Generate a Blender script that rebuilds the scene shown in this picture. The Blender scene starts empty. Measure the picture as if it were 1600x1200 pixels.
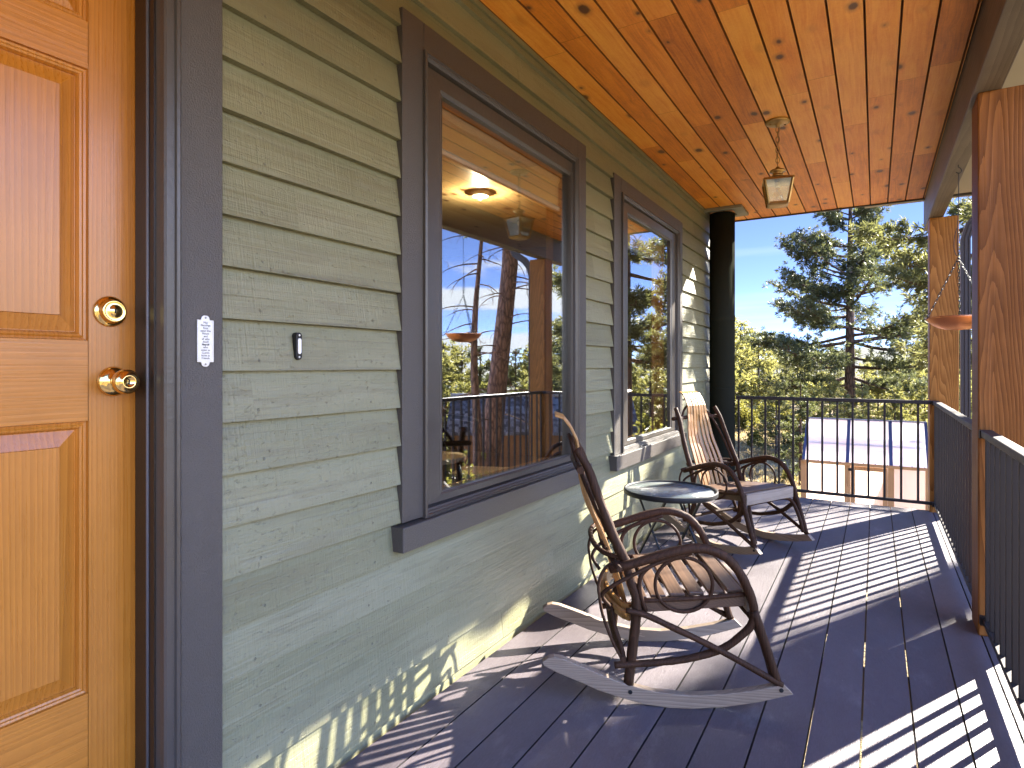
import bpy, bmesh, math, random
import numpy as np
R = math.radians
random.seed(7); rng = np.random.default_rng(7)
SC = bpy.context.scene
COL = SC.collection
# ------------------------------------------------------------------ helpers
def tag(o, label=None, cat=None, group=None, kind=None):
    if label: o['label'] = label
    if cat: o['category'] = cat
    if group: o['group'] = group
    if kind: o['kind'] = kind
    return o
def empty(name, loc=(0, 0, 0), rz=0.0):
    o = bpy.data.objects.new(name, None); COL.objects.link(o)
    o.location = loc; o.rotation_euler = (0, 0, rz); o.empty_display_size = .1
    return o
def copy_tree(o, parent=None):
    c = o.copy(); COL.objects.link(c)
    if parent: c.parent = parent
    for ch in list(o.children): copy_tree(ch, c)
    return c
def smoothpath(P, n=6):
    P = [np.array(p, float) for p in P]
    if len(P) < 3: return P
    Q = [2*P[0]-P[1]] + P + [2*P[-1]-P[-2]]
    out = []
    for i in range(1, len(Q)-2):
        a, b, c, d = Q[i-1:i+3]
        for k in range(n):
            t = k/n
            out.append(.5*((2*b)+(-a+c)*t+(2*a-5*b+4*c-d)*t*t+(-a+3*b-3*c+d)*t**3))
    out.append(P[-1]); return out
class MB:
    def __init__(s): s.v = []; s.f = []; s.m = []; s.sm = []
    def face(s, idx, mi=0, sm=False): s.f.append(tuple(idx)); s.m.append(mi); s.sm.append(sm)
    def box(s, x0, x1, y0, y1, z0, z1, mi=0):
        b = len(s.v)
        s.v += [(x0,y0,z0),(x1,y0,z0),(x1,y1,z0),(x0,y1,z0),(x0,y0,z1),(x1,y0,z1),(x1,y1,z1),(x0,y1,z1)]
        for q in ((0,3,2,1),(4,5,6,7),(0,1,5,4),(1,2,6,5),(2,3,7,6),(3,0,4,7)): s.face([b+i for i in q], mi)
        return s
    def bar(s, p, q, w, h, up=(0,0,1), mi=0):
        p, q = np.array(p, float), np.array(q, float); d = q-p; d /= np.linalg.norm(d)
        a = np.cross(d, up); a /= np.linalg.norm(a); u = np.cross(a, d)
        b = len(s.v)
        for c in (p, q):
            for (i, j) in ((-1,-1),(1,-1),(1,1),(-1,1)): s.v.append(tuple(c+a*i*w/2+u*j*h/2))
        for k in ((0,1,2,3),(7,6,5,4),(0,4,5,1),(1,5,6,2),(2,6,7,3),(3,7,4,0)): s.face([b+i for i in k], mi)
        return s
    def tube(s, P, r, seg=8, smooth=6, jit=0.0, mi=0, closed=False, cap=True, flat=1.0):
        P = [np.array(p, float) for p in P]
        rs = list(r) if hasattr(r, '__len__') else [r]*len(P)
        if smooth and len(P) > 2 and not closed:
            R0 = smoothpath([(x,) for x in rs], smooth); P = smoothpath(P, smooth); rs = [float(x[0]) for x in R0]
        n = len(P); b = len(s.v); prev = None
        for i in range(n):
            if closed: d = P[(i+1) % n]-P[i-1]
            else: d = P[min(i+1, n-1)]-P[max(i-1, 0)]
            d = d/(np.linalg.norm(d)+1e-9)
            if prev is None:
                a = np.cross(d, (0,0,1) if abs(d[2]) < .9 else (1,0,0))
            else: a = prev-d*np.dot(prev, d)
            a = a/(np.linalg.norm(a)+1e-9); prev = a; u = np.cross(d, a)
            rr = rs[i]*(1+random.uniform(-jit, jit))
            for k in range(seg):
                th = 2*math.pi*k/seg; s.v.append(tuple(P[i]+rr*(math.cos(th)*a+flat*math.sin(th)*u)))
        for i in range(n if closed else n-1):
            j = (i+1) % n
            for k in range(seg):
                l = (k+1) % seg; s.face((b+i*seg+k, b+j*seg+k, b+j*seg+l, b+i*seg+l)[::-1], mi, True)
        if cap and not closed:
            s.face([b+k for k in range(seg)], mi); s.face([b+(n-1)*seg+k for k in range(seg)][::-1], mi)
        return s
    def lathe(s, prof, c=(0,0,0), seg=32, axis='z', mi=0, ang=0.0):
        b = len(s.v); n = len(prof)
        for r, h in prof:
            for k in range(seg):
                th = 2*math.pi*k/seg+ang; x, y = r*math.cos(th), r*math.sin(th)
                p = (x, y, h) if axis == 'z' else (h, x, y)
                s.v.append((c[0]+p[0], c[1]+p[1], c[2]+p[2]))
        for i in range(n-1):
            for k in range(seg):
                l = (k+1) % seg; s.face((b+i*seg+k, b+i*seg+l, b+(i+1)*seg+l, b+(i+1)*seg+k), mi, seg > 10)
        if prof[0][0] > 1e-4: s.face([b+k for k in range(seg)][::-1], mi)
        if prof[-1][0] > 1e-4: s.face([b+(n-1)*seg+k for k in range(seg)], mi)
        return s
    def prism(s, poly, fn, mi=0):          # poly of 2-D points, fn(u,v,side)->3-D
        b = len(s.v); n = len(poly)
        for sd in (0, 1):
            for (u, v) in poly: s.v.append(tuple(fn(u, v, sd)))
        s.face([b+i for i in range(n)], mi); s.face([b+n+i for i in range(n)][::-1], mi)
        for i in range(n):
            j = (i+1) % n; s.face((b+i, b+n+i, b+n+j, b+j), mi)
        return s
    def ribbon(s, P, N, B, w, th, mi=0):   # P path, N normals (thickness), B width dirs, w widths
        b = len(s.v); n = len(P)
        for i in range(n):
            p, nn, bb = np.array(P[i]), np.array(N[i]), np.array(B[i])
            for (x, y) in ((-1,-1),(1,-1),(1,1),(-1,1)): s.v.append(tuple(p+bb*x*w[i]/2+nn*y*th/2))
        for i in range(n-1):
            for k in range(4):
                l = (k+1) % 4; s.face((b+i*4+k, b+i*4+l, b+(i+1)*4+l, b+(i+1)*4+k), mi)
        s.face((b+3,b+2,b+1,b), mi); e = b+(n-1)*4; s.face((e,e+1,e+2,e+3), mi)
        return s
    def build(s, name, mat, parent=None, bevel=0.0, fix=True):
        me = bpy.data.meshes.new(name); me.from_pydata(s.v, [], s.f)
        for m in (mat if isinstance(mat, (list, tuple)) else [mat]): me.materials.append(m)
        me.polygons.foreach_set('material_index', s.m); me.polygons.foreach_set('use_smooth', s.sm)
        if fix or bevel:
            bm = bmesh.new(); bm.from_mesh(me)
            if bevel:
                es = [e for e in bm.edges if len(e.link_faces) == 2 and e.calc_face_angle(0) > .6]
                bmesh.ops.bevel(bm, geom=es, offset=bevel, segments=2, affect='EDGES', profile=.5)
            bmesh.ops.recalc_face_normals(bm, faces=bm.faces[:]); bm.to_mesh(me); bm.free()
        me.update()
        o = bpy.data.objects.new(name, me); COL.objects.link(o)
        if parent: o.parent = parent
        return o
# ------------------------------------------------------------------ materials
class NT:
    def __init__(s, name):
        s.mat = bpy.data.materials.new(name); s.mat.use_nodes = True
        s.t = s.mat.node_tree; s.t.nodes.clear()
        s.out = s.t.nodes.new('ShaderNodeOutputMaterial')
        s.b = s.n('ShaderNodeBsdfPrincipled'); s.t.links.new(s.b.outputs[0], s.out.inputs[0])
    def n(s, ty, inp=None, **pr):
        nd = s.t.nodes.new(ty)
        for k, v in pr.items(): setattr(nd, k, v)
        for k, v in (inp or {}).items(): s.set(nd.inputs[k], v)
        return nd
    def set(s, sock, v):
        if isinstance(v, bpy.types.NodeSocket): s.t.links.new(v, sock)
        elif isinstance(v, bpy.types.Node): s.t.links.new(v.outputs[0], sock)
        else:
            if sock.type == 'RGBA' and len(v) == 3: v = (*v, 1)
            sock.default_value = v
    def obj(s): return s.n('ShaderNodeTexCoord').outputs['Object']
    def mapv(s, vec, scale=(1,1,1), loc=(0,0,0)):
        return s.n('ShaderNodeVectorMath', {0: s.n('ShaderNodeVectorMath', {0: vec, 1: scale}, operation='MULTIPLY'), 1: loc}, operation='ADD').outputs[0]
    def noise(s, vec, scale=1, detail=3, rough=.5, dist=0, out='Fac'):
        return s.n('ShaderNodeTexNoise', {'Vector': vec, 'Scale': scale, 'Detail': detail, 'Roughness': rough, 'Distortion': dist}).outputs[out]
    def math(s, op, a, b=0.0, c=0.0, clamp=False):
        return s.n('ShaderNodeMath', {0: a, 1: b, 2: c}, operation=op, use_clamp=clamp).outputs[0]
    def ramp(s, fac, stops, interp='LINEAR'):
        nd = s.n('ShaderNodeValToRGB', {'Fac': fac}); cr = nd.color_ramp; cr.interpolation = interp
        while len(cr.elements) < len(stops): cr.elements.new(.5)
        for e, (p, c) in zip(cr.elements, stops):
            e.position = p; e.color = (*c, 1) if len(c) == 3 else c
        return nd.outputs[0]
    def mix(s, fac, a, b, mode='MIX'):
        nd = s.n('ShaderNodeMix', data_type='RGBA', blend_type=mode)
        s.set(nd.inputs[0], fac); s.set(nd.inputs[6], a); s.set(nd.inputs[7], b); return nd.outputs[2]
    def gray(s, v): return s.n('ShaderNodeCombineColor', {0: v, 1: v, 2: v}).outputs[0]
    def bump(s, h, strength=.3, dist=.01, normal=None):
        d = {'Height': h, 'Strength': strength, 'Distance': dist}
        if normal: d['Normal'] = normal
        return s.n('ShaderNodeBump', d).outputs[0]
    def sep(s, v): return s.n('ShaderNodeSeparateXYZ', {0: v}).outputs
    def comb(s, x, y, z): return s.n('ShaderNodeCombineXYZ', {0: x, 1: y, 2: z}).outputs[0]
    def white(s, v): return s.n('ShaderNodeTexWhiteNoise', {'Vector': v}, noise_dimensions='3D').outputs
    def fin(s, color, rough=.5, normal=None, **kw):
        s.set(s.b.inputs['Base Color'], color); s.set(s.b.inputs['Roughness'], rough)
        if normal: s.set(s.b.inputs['Normal'], normal)
        for k, v in kw.items(): s.set(s.b.inputs[k.replace('_', ' ')], v)
        return s.mat
def plain(name, col, rough=.5, metal=0.0, var=.12, scale=12, bump=.1, spec=.5):
    t = NT(name); o = t.obj()
    f = t.noise(o, scale, 5, .6)
    c = t.mix(f, tuple(x*(1-var) for x in col), tuple(min(1, x*(1+var)) for x in col))
    return t.fin(c, t.math('MULTIPLY_ADD', f, .16, rough-.08), t.bump(t.noise(o, scale*9, 4, .6), bump, .004), Metallic=metal, Specular_IOR_Level=spec)
def wood(name, dark, light, axis='z', scale=18., rough=.5, contrast=1.0, stretch=.06, off=(.03,.02,.0), bump=.25, dist=3.0, coat=0.0, tilt=0.0, spec=.5):
    t = NT(name); o = t.obj()
    sc = [1,1,1]; sc['xyz'.index(axis)] = stretch
    v = t.mapv(o, sc, off)
    if tilt: v = t.n('ShaderNodeVectorMath', {0: v, 1: t.comb(0.0, t.math('MULTIPLY', t.sep(o)[2], tilt), 0.0)}, operation='ADD').outputs[0]
    low = t.noise(v, 6, 2, .5, 0, 'Color')
    v2 = t.n('ShaderNodeVectorMath', {0: low, 1: (.16,.16,.16), 2: v}, operation='MULTIPLY_ADD').outputs[0]
    w = t.n('ShaderNodeTexWave', {'Vector': v2, 'Scale': scale, 'Distortion': dist, 'Detail': 3, 'Detail Scale': 2.2, 'Detail Roughness': .6},
            wave_type='RINGS', rings_direction=axis.upper(), wave_profile='SAW').outputs['Fac']
    fs = [220]*3; fs['xyz'.index(axis)] = 5
    fine = t.noise(t.mapv(o, fs), 1, 4, .6)
    big = t.noise(v, 9, 2, .5)
    f = t.math('ADD', t.math('MULTIPLY', w, .55*contrast), t.math('ADD', t.math('MULTIPLY', fine, .3), t.math('MULTIPLY', big, .35)), clamp=False)
    c = t.ramp(f, [(.1, dark), (.95, light)])
    mot = t.noise(t.mapv(o, (1,1,1), (3.3,1.7,.4)), 3.2, 5, .6)
    c = t.mix(t.math('MULTIPLY', t.ramp(mot, [(.42,(0,0,0)),(.72,(1,1,1))]), .38), c, tuple(x*.72 for x in dark))
    nb = t.bump(t.math('ADD', fine, t.math('MULTIPLY', w, .6)), bump, .003)
    return t.fin(c, t.math('MULTIPLY_ADD', fine, .2, rough-.1), nb, Coat_Weight=coat, Coat_Roughness=.15, Specular_IOR_Level=spec)

# painted sage clapboards, rough sawn
PITCH, Z0 = .1285, 1.0465
def m_siding():
    t = NT('sage_clapboard'); o = t.obj(); x, y, z = t.sep(o)
    u = t.math('DIVIDE', t.math('SUBTRACT', z, Z0-20*PITCH+.0005), PITCH); bid = t.math('FLOOR', u); fz = t.math('FRACT', u)
    seg = t.math('FLOOR', t.math('DIVIDE', t.math('MULTIPLY_ADD', t.white(t.comb(bid, 9.0, 4.0))[0], 5.0, y), 2.7))
    rnd = t.white(t.comb(bid, seg, 1.0))
    sh = t.math('MULTIPLY', rnd[0], 17.0)
    grain = t.noise(t.comb(t.math('MULTIPLY_ADD', y, 1.1, sh), t.math('MULTIPLY', z, 75), sh), 1, 5, .65, .35)
    deep = t.noise(t.comb(t.math('MULTIPLY_ADD', y, .8, sh), t.math('MULTIPLY', z, 26), sh), 1, 4, .6, .5)
    saw = t.noise(t.comb(t.math('MULTIPLY', y, 210), t.math('MULTIPLY', z, 6), sh), 1, 3, .6)
    saw2 = t.noise(t.comb(t.math('MULTIPLY', y, 70), t.math('MULTIPLY', z, 9), sh), 1, 2, .6)
    blot = t.noise(t.comb(t.math('MULTIPLY', y, 1.8), t.math('MULTIPLY', z, 9), sh), 1, 5, .62)
    pick = t.noise(t.comb(t.math('MULTIPLY', y, 55), t.math('MULTIPLY', z, 95), sh), 1, 3, .65)
    patch = t.noise(t.comb(t.math('MULTIPLY', y, 3), t.math('MULTIPLY', z, 22), sh), 1, 3, .55)
    f = t.math('ADD', t.math('ADD', .09, t.math('MULTIPLY', rnd[0], .24)), t.math('ADD', t.math('MULTIPLY', blot, .5), t.math('MULTIPLY', saw, .22)))
    c = t.ramp(f, [(.28, (.128,.126,.062)), (.56, (.184,.179,.096)), (.88, (.242,.236,.142))])
    c = t.mix(t.math('MULTIPLY', t.ramp(patch, [(.54,(0,0,0)),(.60,(1,1,1))]), .30), c, (.135,.120,.066))
    c = t.mix(t.math('MULTIPLY', t.ramp(pick, [(.60,(0,0,0)),(.72,(1,1,1))]), .5), c, (.105,.092,.058))
    crack = t.ramp(grain, [(.30,(1,1,1)),(.42,(0,0,0))])
    c = t.mix(t.math('MULTIPLY', crack, .5), c, (.085,.075,.045))
    # nail heads near the lower edge, every 40 cm
    ny = t.math('SUBTRACT', t.math('FRACT', t.math('DIVIDE', t.math('MULTIPLY_ADD', rnd[0], .03, y), .4064)), .5)
    nd = t.math('SQRT', t.math('ADD', t.math('POWER', t.math('MULTIPLY', ny, .4064), 2.0), t.math('POWER', t.math('MULTIPLY', t.math('SUBTRACT', fz, .20), PITCH), 2.0)))
    nail = t.ramp(t.math('MULTIPLY', nd, 100), [(.28,(1,1,1)),(.42,(0,0,0))])
    c = t.mix(t.math('MULTIPLY', nail, .55), c, (.08,.075,.055))
    h = t.math('ADD', t.math('MULTIPLY', saw, .40), t.math('ADD', t.math('MULTIPLY', grain, .75), t.math('ADD', t.math('MULTIPLY', deep, .7), t.math('MULTIPLY', saw2, .25))))
    h = t.math('SUBTRACT', h, t.math('ADD', t.math('MULTIPLY', nail, .8), t.math('MULTIPLY', t.ramp(pick, [(.60,(0,0,0)),(.72,(1,1,1))]), .3)))
    return t.fin(c, t.math('MULTIPLY_ADD', saw, .25, .30), t.bump(h, .75, .005), Specular_IOR_Level=.55)
# knotty pine tongue-and-groove, boards running along y
CP = .1315
def m_pine(name='knotty_pine', dark=(.40,.108,.008), mid=(.74,.250,.021), light=(.90,.42,.065), off=.032, x=0, pitch=CP):
    t = NT(name); o = t.obj(); xx, y, z = t.sep(o)
    u = t.math('DIVIDE', t.math('SUBTRACT', xx, off-20*pitch), pitch)
    bid = t.math('FLOOR', u); fr = t.math('FRACT', u)
    r1 = t.white(t.comb(bid, 1.0, 2.0))[0]
    seg = t.math('DIVIDE', t.math('MULTIPLY_ADD', r1, 9.0, y), t.math('MULTIPLY_ADD', r1, .8, 1.25))
    sid = t.math('FLOOR', seg); sf = t.math('FRACT', seg)
    rn = t.white(t.comb(bid, sid, 5.0)); r2 = rn[0]
    sh = t.math('MULTIPLY', r2, 41.0)
    kv = t.comb(t.math('ADD', t.math('MULTIPLY', fr, .62), t.math('MULTIPLY', bid, 3.17)), t.math('MULTIPLY_ADD', y, 3.0, sh), 0.0)
    vor = t.n('ShaderNodeTexVoronoi', {'Vector': kv, 'Scale': .95, 'Randomness': 1.0}, feature='F1', voronoi_dimensions='2D')
    kd = vor.outputs['Distance']
    kd = t.math('ADD', kd, t.math('MULTIPLY', t.noise(t.mapv(o, (60,25,60)), 1, 2), .05))
    warp = t.math('DIVIDE', .05, t.math('ADD', kd, .09))
    gv = t.comb(t.math('ADD', t.math('MULTIPLY', fr, 1.9), warp), t.math('MULTIPLY_ADD', y, .55, sh), sh)
    g = t.noise(gv, 4.2, 4, .6, .9)
    fine = t.noise(t.comb(t.math('MULTIPLY', xx, 420), t.math('MULTIPLY_ADD', y, 7, sh), sh), 1, 3, .6)
    rough_t = t.noise(t.mapv(o, (95,70,95)), 1, 3, .7)
    blot = t.noise(t.comb(t.math('MULTIPLY', xx, 9), t.math('MULTIPLY_ADD', y, 3.0, sh), sh), 1, 4, .6)
    f = t.math('ADD', t.math('MULTIPLY', g, .55), t.math('ADD', t.math('MULTIPLY', fine, .20), t.math('ADD', t.math('MULTIPLY', r2, .36), t.math('ADD', t.math('MULTIPLY', rough_t, .22), t.math('MULTIPLY', blot, .40)))))
    c = t.ramp(t.math('MULTIPLY', f, .8), [(.44, dark), (.68, mid), (.92, light)])
    kd = t.math('ADD', kd, t.math('MULTIPLY', t.math('SUBTRACT', t.white(t.comb(t.math('FLOOR', t.math('MULTIPLY', t.sep(vor.outputs['Position'])[1], 50)), bid, 3.0))[0], .45), .09))
    ring = t.ramp(kd, [(.06,(1,1,1)),(.17,(0,0,0))])
    core = t.ramp(kd, [(.060,(1,1,1)),(.098,(0,0,0))])
    some = t.math('GREATER_THAN', t.white(t.comb(t.math('MULTIPLY', t.math('FLOOR', t.math('MULTIPLY', t.sep(vor.outputs['Position'])[1], 40)), 1.0), bid, 8.0))[0], .42)
    core = t.math('MULTIPLY', core, some); ring = t.math('MULTIPLY', ring, t.math('MULTIPLY_ADD', some, .7, .3))
    c = t.mix(t.math('MULTIPLY', ring, .55), c, (.20,.065,.012)); c = t.mix(t.math('MULTIPLY', core, .85), c, (.05,.018,.006))
    joint = t.ramp(t.math('MULTIPLY', sf, 1.6), [(.0,(1,1,1)),(.0018,(1,1,1)),(.0030,(0,0,0))])
    c = t.mix(t.math('MULTIPLY', joint, .75), c, (.07,.025,.007))
    h = t.math('SUBTRACT', t.math('ADD', fine, t.math('MULTIPLY', rough_t, .8)), t.math('MULTIPLY', joint, 3))
    return t.fin(c, t.math('MULTIPLY_ADD', fine, .15, .36), t.bump(h, .22, .003), Specular_IOR_Level=.4)
# composite deck boards
DG, DP = 1.347, .1463
def m_deck():
    t = NT('composite_deck'); o = t.obj(); x, y, z = t.sep(o)
    bid = t.math('FLOOR', t.math('DIVIDE', t.math('SUBTRACT', x, DG-40*DP), DP))
    r = t.white(t.comb(bid, 7.0, 2.0))[0]; sh = t.math('MULTIPLY', r, 31.0)
    emb = t.noise(t.comb(t.math('MULTIPLY', x, 240), t.math('MULTIPLY_ADD', y, 38, sh), sh), 1, 3, .65, .8)
    emb2 = t.noise(t.comb(t.math('MULTIPLY', x, 90), t.math('MULTIPLY_ADD', y, 9, sh), sh), 1, 3, .6, 1.2)
    blot = t.noise(t.comb(t.math('MULTIPLY', x, 4), t.math('MULTIPLY_ADD', y, 2.2, sh), sh), 1, 5, .62)
    wear = t.noise(t.mapv(o, (7,3,1)), 1, 6, .7)
    f = t.math('ADD', t.math('MULTIPLY', blot, .5), t.math('ADD', t.math('MULTIPLY', r, .22), t.math('MULTIPLY', emb, .35)))
    c = t.ramp(f, [(.3, (.062,.049,.053)), (.85, (.150,.125,.135))])
    c = t.mix(t.math('MULTIPLY', t.ramp(wear, [(.56,(0,0,0)),(.72,(1,1,1))]), .35), c, (.24,.215,.22))
    speck = t.noise(t.mapv(o, (38,38,1)), 1, 2, .5)
    c = t.mix(t.math('MULTIPLY', t.ramp(speck, [(.74,(0,0,0)),(.78,(1,1,1))]), .3), c, (.40,.36,.33))
    h = t.math('ADD', emb, t.math('MULTIPLY', emb2, .8))
    return t.fin(c, t.math('MULTIPLY_ADD', wear, -.14, .62), t.bump(h, .5, .0025), Specular_IOR_Level=.6)
def schlick(t, f0):
    g = t.n('ShaderNodeNewGeometry')
    c = t.math('ABSOLUTE', t.n('ShaderNodeVectorMath', {0: g.outputs['Normal'], 1: g.outputs['Incoming']}, operation='DOT_PRODUCT').outputs['Value'])
    return t.math('MULTIPLY_ADD', t.math('POWER', t.math('SUBTRACT', 1.0, c), 5.0), 1-f0, f0, clamp=True)
def m_glass():
    t = NT('window_glass'); t.t.nodes.remove(t.b)
    fac = schlick(t, .30)
    wav = t.noise(t.obj(), 1.3, 1, .4)
    gl = t.n('ShaderNodeBsdfGlossy', {'Color': (.95,.97,1,1), 'Roughness': 0.0, 'Normal': t.bump(wav, .05, .012)})
    tr = t.n('ShaderNodeBsdfTransparent', {'Color': (.9,.93,.92,1)})
    mx = t.n('ShaderNodeMixShader', {0: fac, 1: tr.outputs[0], 2: gl.outputs[0]})
    t.t.links.new(mx.outputs[0], t.out.inputs[0]); return t.mat
def m_clear(name='clear_glass', tint=(.93,.97,.95), refl=.06, rough=.02, bump=0.0):
    t = NT(name); t.t.nodes.remove(t.b)
    fac = schlick(t, .03+refl)
    d = {'Color': (1,1,1,1), 'Roughness': rough}
    if bump: d['Normal'] = t.bump(t.n('ShaderNodeTexVoronoi', {'Vector': t.obj(), 'Scale': 90}).outputs['Distance'], bump, .01)
    gl = t.n('ShaderNodeBsdfGlossy', d); tr = t.n('ShaderNodeBsdfTransparent', {'Color': (*tint, 1)})
    mx = t.n('ShaderNodeMixShader', {0: fac, 1: tr.outputs[0], 2: gl.outputs[0]})
    t.t.links.new(mx.outputs[0], t.out.inputs[0]); return t.mat
def m_needles(name, dark, light, trans=.4, spec=.45, rough=.5):
    t = NT(name)
    a = t.n('ShaderNodeAttribute', attribute_name='tint').outputs['Fac']
    c = t.mix(a, dark, light)
    t.fin(c, rough, Specular_IOR_Level=spec)
    tl = t.n('ShaderNodeBsdfTranslucent', {'Color': t.mix(.4, c, (light[0]*1.5, light[1]*1.4, light[2]))})
    mx = t.n('ShaderNodeMixShader', {0: trans, 1: t.b.outputs[0], 2: tl.outputs[0]})
    t.t.links.new(mx.outputs[0], t.out.inputs[0]); return t.mat
def m_bark(name, dark, light, sc=14):
    t = NT(name); o = t.obj()
    v = t.mapv(o, (1,1,.28))
    vo = t.n('ShaderNodeTexVoronoi', {'Vector': t.n('ShaderNodeVectorMath', {0: t.noise(v, sc, 3, .6, 0, 'Color'), 1: (.07,.07,.07), 2: v}, operation='MULTIPLY_ADD').outputs[0], 'Scale': sc}, feature='DISTANCE_TO_EDGE').outputs[0]
    n = t.noise(v, sc*3, 4, .65)
    f = t.math('ADD', t.math('MULTIPLY', t.math('MINIMUM', vo, .25), 2.2), t.math('MULTIPLY', n, .5))
    return t.fin(t.ramp(f, [(.12, dark), (.75, light)]), .85, t.bump(f, .8, .03), Specular_IOR_Level=.2)
def m_ground():
    t = NT('dry_meadow'); o = t.obj()
    a = t.noise(o, .18, 5, .6); b = t.noise(o, 1.7, 5, .65); c3 = t.noise(o, 14, 4, .7)
    f = t.math('ADD', t.math('MULTIPLY', a, .45), t.math('ADD', t.math('MULTIPLY', b, .35), t.math('MULTIPLY', c3, .3)))
    c = t.ramp(f, [(.36, (.085,.075,.03)), (.5, (.25,.19,.095)), (.62, (.42,.33,.20)), (.75, (.52,.44,.31))])
    return t.fin(c, .9, t.bump(t.math('ADD', b, c3), .8, .12), Specular_IOR_Level=.15)

SID = m_siding(); PINE = m_pine(); DECK = m_deck(); GLASS = m_glass()
TRIM = plain('umber_trim_paint', (.058,.050,.042), .31, var=.12, scale=7, bump=.25)
TRIMR = plain('rough_umber_trim', (.060,.052,.044), .40, var=.16, scale=26, bump=.55)
BRONZE = plain('bronze_rail_paint', (.024,.018,.015), .55, var=.1, scale=20, bump=.05, spec=.35)
COLM = plain('dark_green_steel', (.022,.024,.019), .7, var=.15, scale=6, bump=.05, spec=.0)
BRASS = plain('polished_brass', (.83,.60,.22), .13, 1.0, var=.06, scale=5, bump=.0)
ABRASS = plain('aged_brass', (.42,.27,.10), .38, 1.0, var=.3, scale=40, bump=.1)
COPPER = plain('hammered_copper', (.58,.23,.105), .33, 1.0, var=.15, scale=30, bump=.35)
BLACK = plain('black_metal', (.010,.010,.010), .5, var=.1, scale=20, bump=.05, spec=.3)
PEWTER = plain('pewter', (.62,.60,.57), .38, 1.0, var=.18, scale=60, bump=.3)
WHITE = plain('white_plastic', (.8,.78,.72), .35, var=.04)
CREAM = plain('cream_blind', (.68,.58,.38), .75, var=.06, scale=60, bump=.2)
SOFF = plain('grey_soffit', (.32,.29,.24), .6, var=.1, scale=8)
BEAMM = wood('brown_stained_beam', (.070,.056,.044), (.165,.135,.105), 'y', 14, .55, .8, .05, (.4,0,.2), .4)
POST1 = wood('cedar_post', (.100,.030,.004), (.300,.115,.026), 'z', 27, .5, 1.2, .045, (-1.905,-3.45,.1), .5, 1.6, tilt=.055, spec=.18)
POST2 = wood('fir_post', (.140,.046,.005), (.38,.165,.038), 'z', 27, .5, 1.2, .045, (-1.875,-6.07,.3), .5, 1.6, tilt=-.06, spec=.18)
DOORV = wood('fir_door_upright', (.285,.094,.008), (.52,.200,.026), 'z', 30, .29, .7, .02, (.35,.1,0), .14, 1.0, .10)
DOORH = wood('fir_door_crosswise', (.310,.105,.010), (.54,.210,.029), 'y', 30, .29, .7, .02, (.35,0,.1), .14, 1.0, .10)
TWIG = wood('bark_on_twig', (.019,.0090,.0045), (.092,.044,.022), 'z', 30, .65, .6, .3, (0,0,0), .6, 4, spec=.15)
SLATW = wood('hickory_slat', (.25,.115,.026), (.48,.250,.068), 'z', 26, .42, .9, .04, (.2,.1,0), .2)
SEATW = wood('seat_slat', (.048,.024,.013), (.135,.074,.040), 'y', 30, .45, .9, .05, (.1,0,.3), .2)
ROCKW = wood('weathered_runner', (.17,.118,.075), (.36,.27,.185), 'x', 30, .6, .9, .05, (0,.2,.1), .3)
GREYW = wood('weathered_board', (.19,.145,.105), (.38,.31,.235), 'y', 30, .6, .9, .05, (.3,0,.1), .3)
# ------------------------------------------------------------------ deck
def deck():
    mb = MB()
    for k in range(-9, 5):
        x0 = DG+DP*k+.003; x1 = x0+DP-.006
        if x0 < -.02: x0 = max(x0, -.02)
        if x1 <= x0: continue
        e = .0010                                   # eased edges
        prof = [(x0,-.03),(x0,0),(x1,0),(x1,-.03)]
        b = len(mb.v)
        for y in (-2.2, 6.0):
            for (x, z) in prof: mb.v.append((x, y, z))
        n = len(prof)
        for i in range(n):
            j = (i+1) % n; mb.face((b+i, b+j, b+n+j, b+n+i), 0 if i == 1 else 1)
        mb.face([b+i for i in range(n)]); mb.face([b+n+i for i in range(n)][::-1])
    o = mb.build('deck', [DECK, plain('shaded_board_edge', (.018,.014,.014), .8)]); tag(o, 'dark purplish brown composite deck boards of the porch', 'deck', kind='structure')  # board sides painted dark to stand in for shade in the gaps
    fr = MB()
    for y in (-2.0,-1.2,-.4,.4,1.2,2.0,2.8,3.6,4.4,5.2,5.93): fr.box(-.02, 2.06, y-.02, y+.02, -.23, -.032)
    fr.box(2.075, 2.10, -2.2, 6.0, -.26, -.035); fr.box(-.02, 2.10, 6.002, 6.03, -.26, -.035)
    fr.build('deck_framing', plain('dark_joist', (.06,.05,.04), .8)); tag(bpy.data.objects['deck_framing'], 'dark joists under the porch deck boards', 'deck framing', kind='structure')
deck()
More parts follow.
